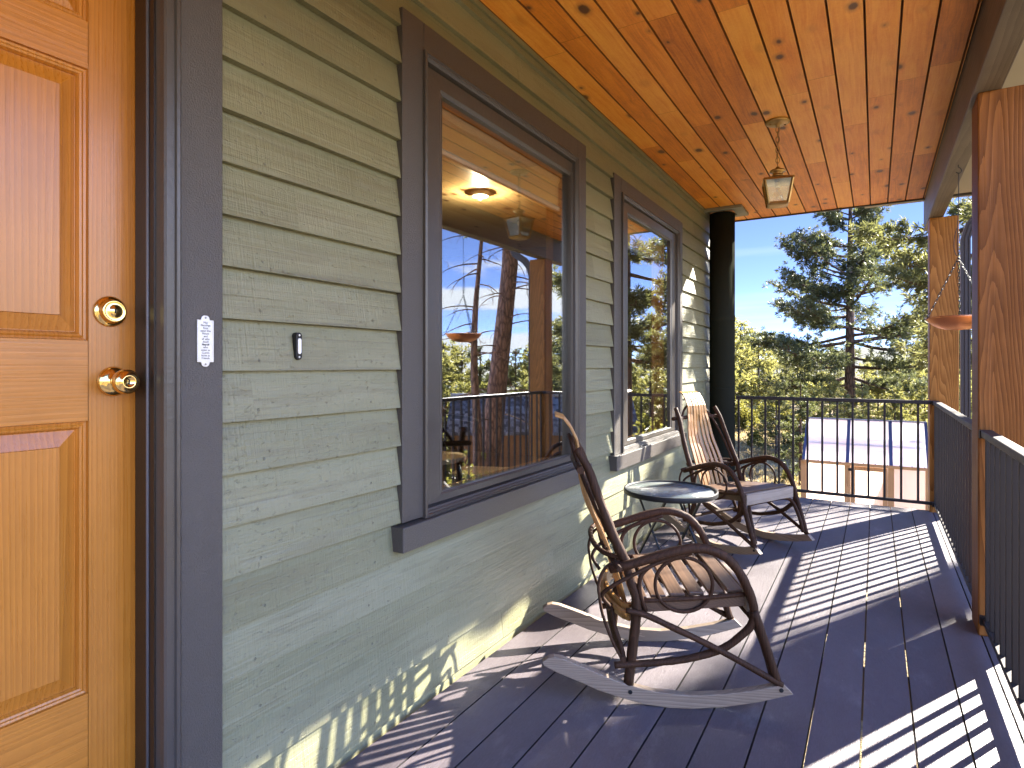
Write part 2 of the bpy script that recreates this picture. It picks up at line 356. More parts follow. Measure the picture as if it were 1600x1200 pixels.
# ------------------------------------------------------------------ house
house = empty('house'); tag(house, 'sage green clapboard house with two dark framed windows and wooden front door', 'house')
W1 = dict(c0=1.535, c1=3.030, f0=1.642, f1=2.925, g0=1.784, g1=2.883, ct=2.392, ft=2.295, gt=2.192, gb=.718, fb=.655, sb=.568)
W2 = dict(c0=3.445, c1=4.955, f0=3.565, f1=4.850, g0=3.746, g1=4.690, ct=2.362, ft=2.272, gt=2.168, gb=.705, fb=.645, sb=.553)
DOOR = dict(c0=-.31, c1=.887, ct=2.44)
CEIL = 2.645
YA, YB = -2.2, 6.0
def siding():
    mb = MB(); holes = [(W1['c0']+.04, W1['c1']-.04, W1['sb']+.04, W1['ct']-.04), (W2['c0']+.04, W2['c1']-.04, W2['sb']+.04, W2['ct']-.04), (DOOR['c0']+.04, DOOR['c1']-.03, -1, DOOR['ct']-.04)]
    ks = range(-9, 14)
    for k in ks:
        a = Z0+PITCH*k; b = a+PITCH
        lo, hi = max(a, -.20), min(b, CEIL)
        ys = sorted({YA, YB, *[h[0] for h in holes], *[h[1] for h in holes]})
        cut = set()
        wob = random.uniform(-.0012, .0012); thick = .0205+random.uniform(-.002, .002) if k > -4 else .0150; butts = [random.uniform(0, 6) for _ in range(2)]
        for q in butts:
            if all(abs(q-v) > .25 for v in ys): ys = sorted(ys+[q]); cut.add(q)
        for y0, y1 in zip(ys[:-1], ys[1:]):
            if y0 in cut: y0 += .0012
            if y1 in cut: y1 -= .0012
            rng_z = [(lo, hi)]
            for h in holes:
                if y0 >= h[0]-1e-6 and y1 <= h[1]+1e-6:
                    nr = []
                    for (p, q) in rng_z:
                        if q <= h[2] or p >= h[3]: nr.append((p, q)); continue
                        if p < h[2]: nr.append((p, h[2]))
                        if q > h[3]: nr.append((h[3], q))
                    rng_z = nr
            for (p, q) in rng_z:
                n = max(1, int((y1-y0)/.12)); base = len(mb.v)
                for i in range(n+1):
                    y = y0+(y1-y0)*i/n
                    j = math.sin(y*3.1+k*1.7)*.0011+math.sin(y*7.7+k)*.0006
                    zz = math.sin(y*2.3+k*2.1)*.0009
                    xf = lambda z: .003+thick*(1-(z-a)/PITCH)
                    mb.v += [(-.002, y, p+zz), (xf(p)+j, y, p+zz), (xf(q)+j*.3, y, q), (-.002, y, q)]
                for i in range(n):
                    o = base+i*4
                    mb.face((o, o+4, o+5, o+1)); mb.face((o+1, o+5, o+6, o+2))
                mb.face((base, base+1, base+2, base+3)); e = base+n*4; mb.face((e+3, e+2, e+1, e))
    mb.build('siding', SID, house)
    core = MB(); ins = [(W1['f0'], W1['f1'], W1['fb'], W1['ft']), (W2['f0'], W2['f1'], W2['fb'], W2['ft']), (-.19, .755, -.3, 2.28)]
    ys = sorted({YA, YB, *[h[0] for h in ins], *[h[1] for h in ins]})
    for y0, y1 in zip(ys[:-1], ys[1:]):
        zs = [(-2.4, 2.75)]
        for h in ins:
            if y0 >= h[0]-1e-6 and y1 <= h[1]+1e-6: zs = [(-2.4, h[2]), (h[3], 2.75)]
        for (p, q) in zs: core.box(-.15, -.004, y0, y1, p, q)
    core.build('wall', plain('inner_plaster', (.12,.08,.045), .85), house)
    tr = MB(); tr.box(.0195, .032, YA, YB, CEIL-.022, CEIL-.001); tr.build('top_trim', SID, house)
    cb = MB(); cb.box(-.15, .018, YB+.001, YB+.022, -.3, CEIL); cb.build('corner_trim', TRIMR, house)
siding()
def rect_ring(mb, y0, y1, z0, z1, loops, mi=0):
    """nested rectangles (inset_y, x) -> swept frame"""
    b = len(mb.v)
    for ins, x in loops:
        mb.v += [(x, y0+ins, z0+ins), (x, y1-ins, z0+ins), (x, y1-ins, z1-ins), (x, y0+ins, z1-ins)]
    for i in range(len(loops)-1):
        for k in range(4):
            l = (k+1) % 4; mb.face((b+i*4+k, b+i*4+l, b+i*4+4+l, b+i*4+4+k), mi)
def window(W, rails):
    root = MB()          # flat casing boards
    root.box(.0, .030, W['c0'], W['f0']+.004, W['sb']+.09, W['ct']-.0)
    root.box(.0, .030, W['f1']-.004, W['c1'], W['sb']+.09, W['ct']-.0)
    root.box(.0, .0305, W['f0']+.0045, W['f1']-.0045, W['ft']-.004, W['ct']-.001)
    w = root.build('window', TRIMR, house, bevel=.0025)
    f = MB(); d = W['g0']-W['f0']
    rect_ring(f, W['f0'], W['f1'], W['fb']-.002, W['ft'], [(0,-.14),(0,.041),(.010,.043),(.013,.037),(.022,.036),(.026,.030),(.036,.028),(.042,.004),(.050,.004),(.052,.012),(.060,.013),(d-.012,.010),(d-.006,.004),(d-.006,-.03)])
    # the frame profile is as wide as the left stile; slim the other three sides with the sash
    f2 = MB()
    L = [(0,-.14),(0,.041),(.010,.043),(.013,.037),(.018,.036),(.022,.030),(.028,.028),(.032,.004),(.036,.004)]
    rect_ring(f2, W['f0'], W['f1'], W['fb']-.002, W['ft'], L)
    f2.build('frame', TRIM, w)
    s = MB(); i = .036
    y0, y1, z0, z1 = W['f0']+i, W['f1']-i, W['fb']+i-.002, W['ft']-i
    g0, g1, gb, gt = W['g0'], W['g1'], W['gb'], W['gt']
    b = len(s.v); loops = []
    def q(t, x): return [(x, y0+(g0-y0)*t, z0+(gb-z0)*t), (x, y1+(g1-y1)*t, z0+(gb-z0)*t), (x, y1+(g1-y1)*t, z1+(gt-z1)*t), (x, y0+(g0-y0)*t, z1+(gt-z1)*t)]
    LL = [q(-.02,-.10), q(-.02,.004), q(.0,.014), q(.80,.012), q(.90,.006), q(1,.004), q(1,-.045)]
    for l in LL: s.v += l
    for a in range(len(LL)-1):
        for k in range(4):
            l = (k+1) % 4; s.face((b+a*4+k, b+a*4+l, b+a*4+4+l, b+a*4+4+k))
    s.build('sash', TRIM, w)
    g = MB(); g.box(-.012, -.008, g0-.002, g1+.002, gb-.002, gt+.002); g.build('glass', GLASS, w)
    sl = MB(); sl.box(0, .058, W['c0']-.028, W['c1']+.02, W['sb'], W['fb']-.003)
    sl.build('sill', TRIMR, w, bevel=.003)
    # wooden inside jamb
    j = MB(); rect_ring(j, g0-.03, g1+.03, gb-.03, gt+.03, [(0,-.05),(0,-.155),(-.07,-.157),(-.07,-.17)])
    j.build('inner_jamb', wood('pine_jamb', (.30,.12,.03), (.5,.24,.08), 'z', 20, .5), w)
    return w
w1 = window(W1, 0); w1['label'] = 'larger looking near window beside the doorbell'
w2 = window(W2, 0); w2['label'] = 'far window beside the dark round column'
_b = NT('translucent_blind'); _b.fin((.72,.62,.42), .8)
_m = _b.n('ShaderNodeMixShader', {0: .6, 1: _b.b.outputs[0], 2: _b.n('ShaderNodeBsdfTranslucent', {'Color': (.85,.74,.5,1)}).outputs[0]}); _b.t.links.new(_m.outputs[0], _b.out.inputs[0]); BLINDM = _b.mat
def blind(W, label):
    t = empty('roller_blind', (-.07, (W['g0']+W['g1'])/2, W['gt'])); tag(t, label, 'blind', 'roller blinds behind the window glass')
    h = (W['g1']-W['g0'])/2-.02
    r = MB(); r.tube([(0,-h,-.02),(0,h,-.02)], .024, 14, 0); r.build('roller', CREAM, t)
    c = MB(); c.box(.012, .014, -h, h, -.16, -.005); c.build('cloth', BLINDM, t)
    b = MB(); b.box(.004, .022, -h, h, -.185, -.161); b.build('hem_bar', WHITE, t, bevel=.003)
blind(W1, 'cream rolled up blind behind the top of the near window'); blind(W2, 'cream rolled up blind behind the top of the far window')
# ---- door
def door():
    y1, y0, zb, zt = .738, -.176, .22, 2.25
    xf, xb = -.07, -.115
    d = MB(); stile, mull = .099, .10
    pw = (y1-y0-2*stile-mull)/2
    cols = [(y0+stile, y0+stile+pw), (y1-stile-pw, y1-stile)]
    rows = [(.479, 1.068), (1.241, 1.828), (1.929, 2.135)]
    # stiles (vertical grain), rails (cross grain)
    def quad(a, b, c, e, mi): 
        k = len(d.v); d.v += [(xf,a,c),(xf,b,c),(xf,b,e),(xf,a,e)]; d.face((k,k+1,k+2,k+3), mi)
    g = .0006
    quad(y0, y0+stile-g, zb, zt, 0); quad(y1-stile+g, y1, zb, zt, 0)
    zz = [zb]+[v for r in rows for v in r]+[zt]
    for i in range(0, len(zz), 2): quad(y0+stile+g, y1-stile-g, zz[i], zz[i+1], 1)
    for (a, b) in rows: quad(cols[0][1], cols[1][0], a, b, 0)
    d.box(xb, xf-.0015, y0, y1, zb, zt, 0)     # core (panels cut visually by recess box below)
    d2 = MB()
    for (a, b) in cols:
        for (p, q) in rows:
            rect_ring(d2, a, b, p, q, [(0,0),(.0015,-.007),(.006,-.0085),(.010,-.006),(.014,-.0075),(.0175,-.0135),(.0185,-.0165)], 0)
            rect_ring(d2, a, b, p, q, [(.0185,-.0165),(.0195,-.0165),(.0515,-.006),(.0525,-.0025)], 0)
            k = len(d2.v); i = .0525; d2.v += [(-.0025,a+i,p+i),(-.0025,b-i,p+i),(-.0025,b-i,q-i),(-.0025,a+i,q-i)]; d2.face((k,k+1,k+2,k+3), 0)
    # core must not cover the recesses: push it back
    d.v = [((xf-.0205 if abs(v[0]-(xf-.0015)) < 1e-6 else v[0]), v[1], v[2]) for v in d.v]
    for (a, b, p, q) in [(y0,y1,zb,zt)]: 
        k = len(d.v); e = [(a,p),(b,p),(b,q),(a,q)]
        for (yy, z) in e: d.v += [(xf,yy,z),(xf-.021,yy,z)]
        for i in range(4):
            j = (i+1) % 4; d.face((k+2*i, k+2*j, k+2*j+1, k+2*i+1), 0)
    dr = d.build('front_door', [DOORV, DOORH], house)
    d2.v = [(v[0]+xf, v[1], v[2]) for v in d2.v]
    d2.build('panels', DOORV, dr)
    # hardware
    def lath(name, prof, y, z, m, seg=36): 
        mb = MB(); mb.lathe(prof, (xf, y, z), seg, 'x'); return mb.build(name, m, dr)
    lath('deadbolt', [(.034,.0),(.034,.003),(.031,.006),(.027,.007),(.025,.012),(.0245,.020),(.0235,.022),(.021,.022),(.020,.0215),(.011,.0215),(.010,.0235),(.0,.0235)], .682, 1.307, BRASS)
    k = MB(); k.box(xf+.0236, xf+.0242, .6805, .6835, 1.302, 1.311); k.build('keyhole', BLACK, dr)
    lath('knob', [(.033,.0),(.033,.004),(.030,.009),(.022,.014),(.0145,.017),(.0125,.024),(.0135,.032),(.019,.038),(.0255,.046),(.0275,.054),(.0265,.062),(.022,.067),(.0155,.069),(.0150,.0715),(.0115,.0715),(.0110,.0695),(.0,.0695)], .688, 1.152, BRASS)
    k = MB(); k.box(xf+.0696, xf+.0703, .6865, .6895, 1.147, 1.157); k.build('keyhole', BLACK, dr)
    # frame
    f = MB()
    cy0, cy1 = .781, .887
    f.box(0, .030, cy0+.0, cy1, -.02, DOOR['ct']); f.box(0, .030, DOOR['c0'], -.216, -.02, DOOR['ct']); f.box(0, .0305, -.2155, cy0-.0005, 2.335, DOOR['ct']-.001)
    fr = f.build('door_casing', TRIMR, house, bevel=.0025)
    m = MB()
    for sgn, a in ((1, .738), (-1, -.176)):
        P = [(-.13,.0),(.012,.0),(.024,.003),(.036,.004),(.041,.008),(.041,.022),(.036,.025),(.036,.028),(.041,.031),(.0415,.038),(.034,.0445),(-.13,.0445)]
        m.prism(P, lambda u, v, s, a=a, sgn=sgn: (u, a+sgn*(v-.0), (.2 if s == 0 else 2.29)))
    m.box(-.13, .040, -.2155, .781, 2.2905, 2.334)
    m.build('door_frame', TRIM, fr)
    th = MB(); th.box(-.14, .06, -.215, .78, .0, .19); th.build('threshold', TRIM, fr, bevel=.004)
    jb = MB(); jb.box(-.066, .0115, .7335, .7378, .19, 2.285); jb.build('jamb', plain('black_brown_jamb', (.016,.011,.008), .35), fr)
    w = MB(); w.tube([(-.012,.7325,.22),(-.012,.7325,2.25)], .0036, 8, 0); w.build('weatherstrip', plain('grey_rubber', (.10,.10,.11), .5), fr)
door()
# ---- house shell / interior
def shell():
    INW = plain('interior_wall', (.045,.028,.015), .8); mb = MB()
    mb.box(-5.2, -5.1, YA, YB, -.1, 2.7); mb.box(-5.1, -.15, YA-.1, YA, -.1, 2.7); mb.box(-5.1, -.15, YB-.15, YB-.0, -2.4, 2.7)
    mb.build('interior_wall', INW, house)
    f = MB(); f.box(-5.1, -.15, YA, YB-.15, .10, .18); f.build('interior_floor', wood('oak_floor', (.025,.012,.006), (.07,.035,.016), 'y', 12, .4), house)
    c = MB(); c.box(-5.1, -.15, YA, YB-.15, 2.50, 2.53); c.build('interior_ceiling', m_pine('interior_pine', (.50,.32,.13), (.62,.42,.19), (.70,.52,.27)), house)
    r = MB(); r.box(-5.6, 2.255, -2.6, 6.33, 2.705, 2.86); r.build('roof', plain('roof_deck', (.08,.07,.06), .9), house)
shell()
# ------------------------------------------------------------------ porch roof
pr = empty('porch_roof', (0, 0, 0)); tag(pr, 'knotty pine porch ceiling with dark beam and grey soffit', 'porch roof')
def porch_roof():
    mb = MB(); v = .0065
    k = 0; x = .001
    edges = [.001]+[.032+CP*i for i in range(0, 14)]
    edges = [e for e in edges if e < 1.75]+[1.7545]
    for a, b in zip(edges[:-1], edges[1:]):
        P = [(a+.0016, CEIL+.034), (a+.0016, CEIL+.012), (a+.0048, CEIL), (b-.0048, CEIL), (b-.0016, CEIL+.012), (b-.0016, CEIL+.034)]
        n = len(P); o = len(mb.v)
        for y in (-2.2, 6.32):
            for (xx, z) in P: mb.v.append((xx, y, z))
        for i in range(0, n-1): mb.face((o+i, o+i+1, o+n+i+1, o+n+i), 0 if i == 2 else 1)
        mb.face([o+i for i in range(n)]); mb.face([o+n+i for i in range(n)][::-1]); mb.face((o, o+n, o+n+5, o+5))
    mb.build('ceiling', [PINE, plain('shade_dark_groove', (.21,.066,.011), .6)], pr)  # groove walls coloured darker so the grooves read as shadow lines
    b = MB(); b.box(1.755, 1.857, -2.2, 6.52, 2.392, CEIL+.05); b.build('beam', BEAMM, pr, bevel=.004)
    s = MB(); s.box(1.8575, 2.255, -2.2, 6.30, CEIL-.002, CEIL+.03)
    s.box(1.30, 2.255, 6.345, 6.50, CEIL+.010, CEIL+.04)
    s.build('soffit', SOFF, pr)
    f = MB(); f.box(-.15, 1.754, 6.321, 6.344, CEIL-.012, CEIL+.20); f.box(1.8575, 2.26, 6.301, 6.344, CEIL-.02, CEIL+.20); f.build('fascia', plain('dark_fascia', (.035,.032,.03), .5), pr, bevel=.002)
    g = MB(); P = [(2.256,2.62),(2.256,2.74),(2.262,2.74),(2.262,2.628),(2.325,2.628),(2.345,2.66),(2.345,2.735),(2.352,2.735),(2.352,2.655),(2.33,2.62)]
    g.prism(P, lambda u, w, sd: (u, (-2.2 if sd == 0 else 6.5), w)); g.build('gutter', BRONZE, pr)
    dsp = MB()
    px, py = 2.012, 6.10
    prof = [(-.033,-.026),(-.020,-.026),(-.017,-.021),(-.010,-.021),(-.007,-.026),(.007,-.026),(.010,-.021),(.017,-.021),(.020,-.026),(.033,-.026),(.033,.026),(-.033,.026)]
    path = [(0,-2.0),(0,2.22),(.03,2.33),(.10,2.42),(.22,2.50),(.29,2.62)]
    o = len(dsp.v); n = len(prof)
    for i, (dx, z) in enumerate(path):
        for (u, w) in prof:
            t = 0 if i < 2 else (.5 if i == 2 else 1.0)
            dsp.v.append((px+dx+u*(1-.25*t), py+w, z-u*t*.8))
    for i in range(len(path)-1):
        for k in range(n):
            l = (k+1) % n; dsp.face((o+i*n+k, o+i*n+l, o+(i+1)*n+l, o+(i+1)*n+k))
    dsp.build('downspout', plain('brown_downspout', (.030,.027,.030), .5), pr)
porch_roof()
for nm, (x0, x1, y0, y1, zb), m, lab in (('porch_post', (1.772,1.966,3.33,3.53,.0), POST1, 'near reddish cedar porch post with the rail fixed to its face'), ('porch_post', (1.762,1.956,5.945,6.14,-2.2), POST2, 'far golden fir porch post at the deck corner beside the downspout')):
    p = MB(); p.box(x0, x1, y0, y1, zb, 2.391); tag(p.build(nm, m, bevel=.006), lab, 'post', 'timber posts carrying the porch beam')
# round column
col = empty('round_column', (.150, 5.875, 0)); tag(col, 'dark green round steel column at the house corner', 'column')
c = MB(); c.lathe([(.113,-2.3),(.113,1.60),(.1155,1.602),(.1155,1.66),(.113,1.662),(.113,CEIL-.03)], (0,0,0), 40); c.build('shaft', COLM, col)
c = MB()
for (a, b, e, f) in ((-.145,.205,-.18,-.116),(-.145,.205,.116,.18),(-.145,-.116,-.116,.116),(.116,.205,-.116,.116)): c.box(a, b, e, f, CEIL-.028, CEIL-.001)
c.build('ceiling_collar', plain('olive_collar', (.19,.18,.13), .6), col, bevel=.002)
c = MB(); c.tube([(math.cos(a)*.1135, math.sin(a)*.1135, .98) for a in np.linspace(0, 2*math.pi, 40)[:-1]], .003, 6, 0, closed=True); c.build('seam_band', COLM, col)
# ------------------------------------------------------------------ railings
def railing(name, p, q, label, start, pitch, ext=0):
    """p,q ground points; balusters at distances start+k*pitch"""
    d = np.array(q, float)-np.array(p, float); L = np.linalg.norm(d); ang = math.atan2(d[1], d[0])
    root = empty('railing', (p[0], p[1], 0), ang); tag(root, label, 'railing', 'bronze metal porch railings')
    t = MB(); t.box(0, L, -.021, .021, .877, .907); t.build('top_rail', BRONZE, root, bevel=.004)
    b = MB(); b.box(0, L, -.014, .014, .062, .086); b.build('bottom_rail', BRONZE, root, bevel=.002)
    x = start
    bm = MB(); bm.box(-.0085, .0085, -.0085, .0085, .086, .877); first = None
    while x < L-.02:
        if first is None: first = bm.build('baluster', BRONZE, root, bevel=.0012); o = first
        else: o = first.copy(); COL.objects.link(o); o.parent = root
        o.location = (x, 0, 0); x += pitch
    for e in ((0, .03), (L-.03, L)):
        for (h, a, c) in ((.024, .055, .093), (.026, .870, .9045)):
            k = MB(); k.box(e[0], e[1], -h, h, a, c); k.build('bracket', BRONZE, root, bevel=.002)
    return root
railing('railing', (.268, 5.925), (1.822, 5.925), 'far railing across the porch end in front of the pines', .020, .1163)
railing('railing', (1.800, 3.531), (1.800, 5.903), 'side railing between the near and far porch posts', .06, .118)
railing('railing', (1.800, -2.2), (1.800, 3.329), 'side railing nearest the viewer running up to the near cedar post', .05, .118)
# ------------------------------------------------------------------ rocking chair (x = facing, y = its left, z up)
def K(s, t, z): return (.988*s, .988*t, .988*z+.014)
BACK = [(.30,-.150),(.36,-.112),(.42,-.130),(.49,-.148),(.548,-.175),(.634,-.211),(.74,-.250),(.809,-.272),(.888,-.318)]
def s_slat(z): return float(np.interp(z, [.27,.38,.46,.56,.66,.77,.85,.90,.95,.985,1.0], [-.148,-.178,-.204,-.243,-.290,-.314,-.314,-.321,-.346,-.373,-.394]))
def make_chair():
    root = empty('rocking_chair')
    # runners
    top = [(-.445,.127),(-.425,.142),(-.404,.147),(-.375,.143),(-.347,.133),(-.285,.111),(-.227,.088),(-.148,.061),(-.047,.040),(.070,.033),(.188,.044),(.300,.064),(.387,.086),(.421,.054)]
    bot = [(.303,.021),(.195,.0),(.085,-.013),(.0,-.014),(-.083,-.006),(-.159,.011),(-.250,.037),(-.309,.061),(-.393,.092),(-.44,.115)]
    for sg in (-1, 1):
        m = MB()
        def fn(u, v, sd, sg=sg):
            t = sg*(.254+.036*u+(.016 if sd else -.014)); return K(u, t, v)
        m.prism(top+bot, fn); r = m.build('runner', ROCKW, root, bevel=.0025)
        b = MB()
        for (u, v) in ((-.135,.036),(.379,.067)):
            c = K(u, sg*(.254+.036*u+.016), v); b.lathe([(.0075,-.002),(.0075,.0015),(.0,.0022)] , (0,0,0), 10, 'x')
            n = len(b.v)-30; b.v[n:] = [(c[0]+q[1], c[1]+sg*q[0], c[2]+q[2]) for q in b.v[n:]]
        b.build('bolt', BLACK, r)
    def tw(name, pts, r, seg=8, jit=.05, mat=TWIG, parent=root, sm=5):
        m = MB(); m.tube([K(*p) for p in pts], r, seg, sm, jit); return m.build(name, mat, parent, fix=True)
    for sg in (-1, 1):
        T = lambda z, base: sg*base
        up = [(-.139,sg*.248,.058),(-.124,sg*.248,.188),(-.113,sg*.247,.282),(-.112,sg*.245,.359),(-.130,sg*.243,.422),(-.148,sg*.241,.490),(-.176,sg*.238,.548),(-.212,sg*.232,.634),(-.252,sg*.222,.74),(-.276,sg*.214,.809),(-.320,sg*.204,.885)]
        tw('back_post', up, [.0185,.018,.018,.0175,.0175,.017,.017,.0165,.016,.0155,.015], 10)
        arm = [(-.204,sg*.246,.463),(-.148,sg*.262,.482),(-.099,sg*.266,.498),(-.010,sg*.268,.527),(.079,sg*.269,.548),(.145,sg*.269,.542),(.201,sg*.268,.514),(.245,sg*.267,.461),(.280,sg*.266,.386),(.294,sg*.265,.324),(.282,sg*.264,.279),(.249,sg*.263,.244),(.210,sg*.262,.211),(.166,sg*.261,.187),(.09,sg*.259,.162),(.012,sg*.257,.145),(-.121,sg*.262,.134),(-.190,sg*.262,.128)]
        tw('arm', arm, [.016,.016,.0165,.017,.017,.0165,.0165,.016,.0155,.015,.014,.014,.0135,.0135,.013,.0125,.012,.012], 10)
        tw('front_leg', [(.290,sg*.268,.335),(.330,sg*.269,.215),(.372,sg*.268,.085)], [.0165,.0155,.0145], 10)
        tw('brace', [(-.150,sg*.272,.327),(-.081,sg*.274,.312),(.012,sg*.275,.271),(.173,sg*.277,.196),(.385,sg*.274,.080)], [.010,.011,.0115,.0115,.011])
        tw('arm_hoop', [(-.078,sg*.250,.318),(-.098,sg*.252,.380),(-.099,sg*.254,.432),(-.076,sg*.256,.468),(-.036,sg*.258,.492),(.03,sg*.260,.515),(.08,sg*.262,.53)], .008)
        tw('rear_hoop', [(.0,sg*.258,.508),(-.060,sg*.262,.482),(-.144,sg*.262,.438),(-.198,sg*.250,.402),(-.230,sg*.225,.360),(-.200,sg*.200,.31)], .0075)
        ring = MB(); ring.tube([K(.054+.100*math.cos(a), sg*(.252+.004*math.sin(a)), .414+.097*math.sin(a)) for a in np.linspace(0, 2*math.pi, 37)[:-1]], .0068, 7, 0, .06, closed=True); ring.build('ring', TWIG, root)
        tw('rear_rod', [(-.150,sg*.235,.497),(-.215,sg*.242,.47),(-.243,sg*.246,.414),(-.240,sg*.247,.355),(-.229,sg*.248,.296),(-.197,sg*.249,.210),(-.160,sg*.252,.140)], .006, 6)
        tw('rear_rod', [(-.190,sg*.16,.305),(-.185,sg*.215,.25),(-.165,sg*.236,.19),(-.150,sg*.246,.125)], .0085, 7)
        r = MB(); r.bar(K(-.125, sg*.228, .322), K(.270, sg*.232, .357), .022, .036); r.build('side_rail', SEATW, root, bevel=.003)
    tw('seat_bow', [(-.14,-.236,.300),(-.165,-.20,.300),(-.195,-.10,.302),(-.203,0,.303),(-.195,.10,.302),(-.165,.20,.300),(-.14,.236,.300)], .012, 8, .02, SLATW)
    m = MB(); P = [K(*p) for p in [(-.13,-.225,.300),(-.158,-.19,.300),(-.185,-.09,.300),(-.192,0,.300),(-.185,.09,.300),(-.158,.19,.300),(-.13,.225,.300)]]; P = smoothpath(P, 4)
    N = []
    for i in range(len(P)):
        d = P[min(i+1, len(P)-1)]-P[max(i-1, 0)]; d /= np.linalg.norm(d); N.append(np.cross(d, (0,0,1)))
    m.ribbon(P, N, [(0,0,1)]*len(P), [.058]*len(P), .010); m.build('back_band', SLATW, root)
    tw('back_bow', [(-.160,-.238,.500),(-.215,-.20,.505),(-.245,-.11,.508),(-.252,0,.508),(-.245,.11,.508),(-.215,.20,.505),(-.160,.238,.500)], .0095)
    tw('arm_stick', [(-.176,-.30,.478),(-.205,-.1,.492),(-.207,.1,.492),(-.176,.30,.478)], .0105)
    tw('crest_stick', [(-.308,-.246,.812),(-.322,0,.820),(-.308,.246,.812)], [.0135,.0125,.0135])
    tw('back_hoop', [(-.165,-.212,.50),(-.225,-.213,.62),(-.285,-.185,.75),(-.322,-.125,.855),(-.338,-.05,.905),(-.338,.05,.905),(-.322,.125,.855),(-.285,.185,.75),(-.225,.213,.62),(-.165,.212,.50)], .0082)
    tw('stretcher', [(-.160,-.268,.150),(-.170,0,.152),(-.160,.268,.150)], .011)
    tw('front_arch', [(.362,-.246,.098),(.335,-.240,.20),(.302,-.222,.286),(.280,-.175,.314),(.276,0,.318),(.280,.175,.314),(.302,.222,.286),(.335,.240,.20),(.362,.246,.098)], .0115, 9)
    tw('seat_twig', [(-.10,-.246,.352),(.10,-.249,.366),(.275,-.248,.384)], .0085); tw('seat_twig', [(-.10,.246,.352),(.10,.249,.366),(.275,.248,.384)], .0085)
    # back slats: seven bent strips, close together at the head, spread at the seat
    for i in range(7):
        k = i-3; zs = np.concatenate([np.linspace(.275, .84, 12), np.linspace(.865, .985, 8), [1.0]])
        P = []; N = []; B = []; w = []
        for z in zs:
            pitch = float(np.interp(z, [.27,.5,.72,.85,1.0], [.0405,.0435,.0375,.029,.0262]))
            P.append(np.array(K(s_slat(z)+.004*abs(k)*(1 if z < .8 else -.2)-.0015*(i % 2)+.012, k*pitch, z)))
            w.append(float(np.interp(z, [.27,.6,.85,1.0], [.0285,.0260,.0230,.0200])))
        P[-1] = P[-1]+np.array((-.012, 0, -.004))
        for j in range(len(P)):
            d = P[min(j+1, len(P)-1)]-P[max(j-1, 0)]; d /= np.linalg.norm(d)
            n = np.cross((0,1,0), d); n /= np.linalg.norm(n); N.append(n); B.append(np.cross(d, n))
        m = MB(); m.ribbon(P, N, B, w, .0085); o = m.build('back_slat', SLATW, root, bevel=.0018)
    for i in range(6):
        s0 = -.128+i*.0672; m = MB(); zc = .349+.098*(s0+.128)
        a = K(s0+.030, -.231, zc+.006); b = K(s0+.030, .231, zc+.006)
        m.bar(a, b, .0525, .013); m.build('seat_slat', SEATW, root, bevel=.0025)
    m = MB(); m.bar(K(.287,-.240,.352), K(.287,.240,.352), .020, .070); m.build('front_apron', GREYW, root, bevel=.004)
    return root
ch1 = make_chair(); ch1.location = (.649, 2.302, 0); ch1.rotation_euler = (0, 0, R(28))
tag(ch1, 'nearer bentwood twig rocking chair turned side on beside the near window', 'rocking chair', 'bentwood rocking chairs on the porch')
ch2 = copy_tree(ch1); ch2.location = (.556, 4.255, 0); ch2.rotation_euler = (0, 0, R(-27))
ch2['label'] = 'farther bentwood twig rocking chair showing its slatted back beside the round column'
# ------------------------------------------------------------------ side table
tb = empty('side_table', (.392, 3.375, 0), R(31.1)); tag(tb, 'small round glass topped table with black folding legs between the rocking chairs', 'side table')
m = MB(); m.lathe([(.0,.478),(.243,.478),(.243,.484),(.0,.484)], (0,0,0), 48); pg = m_clear('pebbled_glass', (.78,.86,.84), .02, .12, .35); gt_ = pg.node_tree; o_ = [n for n in gt_.nodes if n.type == 'OUTPUT_MATERIAL'][0]; src = o_.inputs[0].links[0].from_socket
df = gt_.nodes.new('ShaderNodeBsdfDiffuse'); df.inputs[0].default_value = (.55,.60,.58,1); ms = gt_.nodes.new('ShaderNodeMixShader'); ms.inputs[0].default_value = .20; gt_.links.new(src, ms.inputs[1]); gt_.links.new(df.outputs[0], ms.inputs[2]); gt_.links.new(ms.outputs[0], o_.inputs[0])
m.build('glass_top', pg, tb)
m = MB(); m.lathe([(.243,.466),(.257,.466),(.259,.470),(.259,.489),(.257,.493),(.247,.493),(.244,.489),(.243,.484),(.243,.466)], (0,0,0), 56); m.build('rim', BLACK, tb)
for a, b in (((-.17,.10,.466),(-.02,-.10,.008)), ((-.05,-.13,.466),(-.20,.10,.008)), ((.06,.13,.466),(.20,-.08,.008)), ((.15,-.10,.466),(.02,.12,.008))):
    m = MB(); m.bar(a, b, .011, .020, (0,1,0)); l = m.build('leg', BLACK, tb, bevel=.002)
    f = MB(); f.lathe([(.010,.0),(.012,.004),(.012,.016),(.0,.018)], (b[0], b[1], 0), 10); f.build('foot', BLACK, l)
m = MB()
m.bar((-.10,-.01,.235), (.10,.02,.235), .010, .014); m.bar((-.05,-.08,.09), (.16,-.05,.09), .010, .014)
m.bar((-.18,.10,.460), (.07,.14,.460), .014, .010); m.bar((-.06,-.14,.460), (.16,-.11,.460), .014, .010)
m.bar((-.2,-.02,.460), (.2,.03,.460), .014, .010); m.build('cross_bars', BLACK, tb)
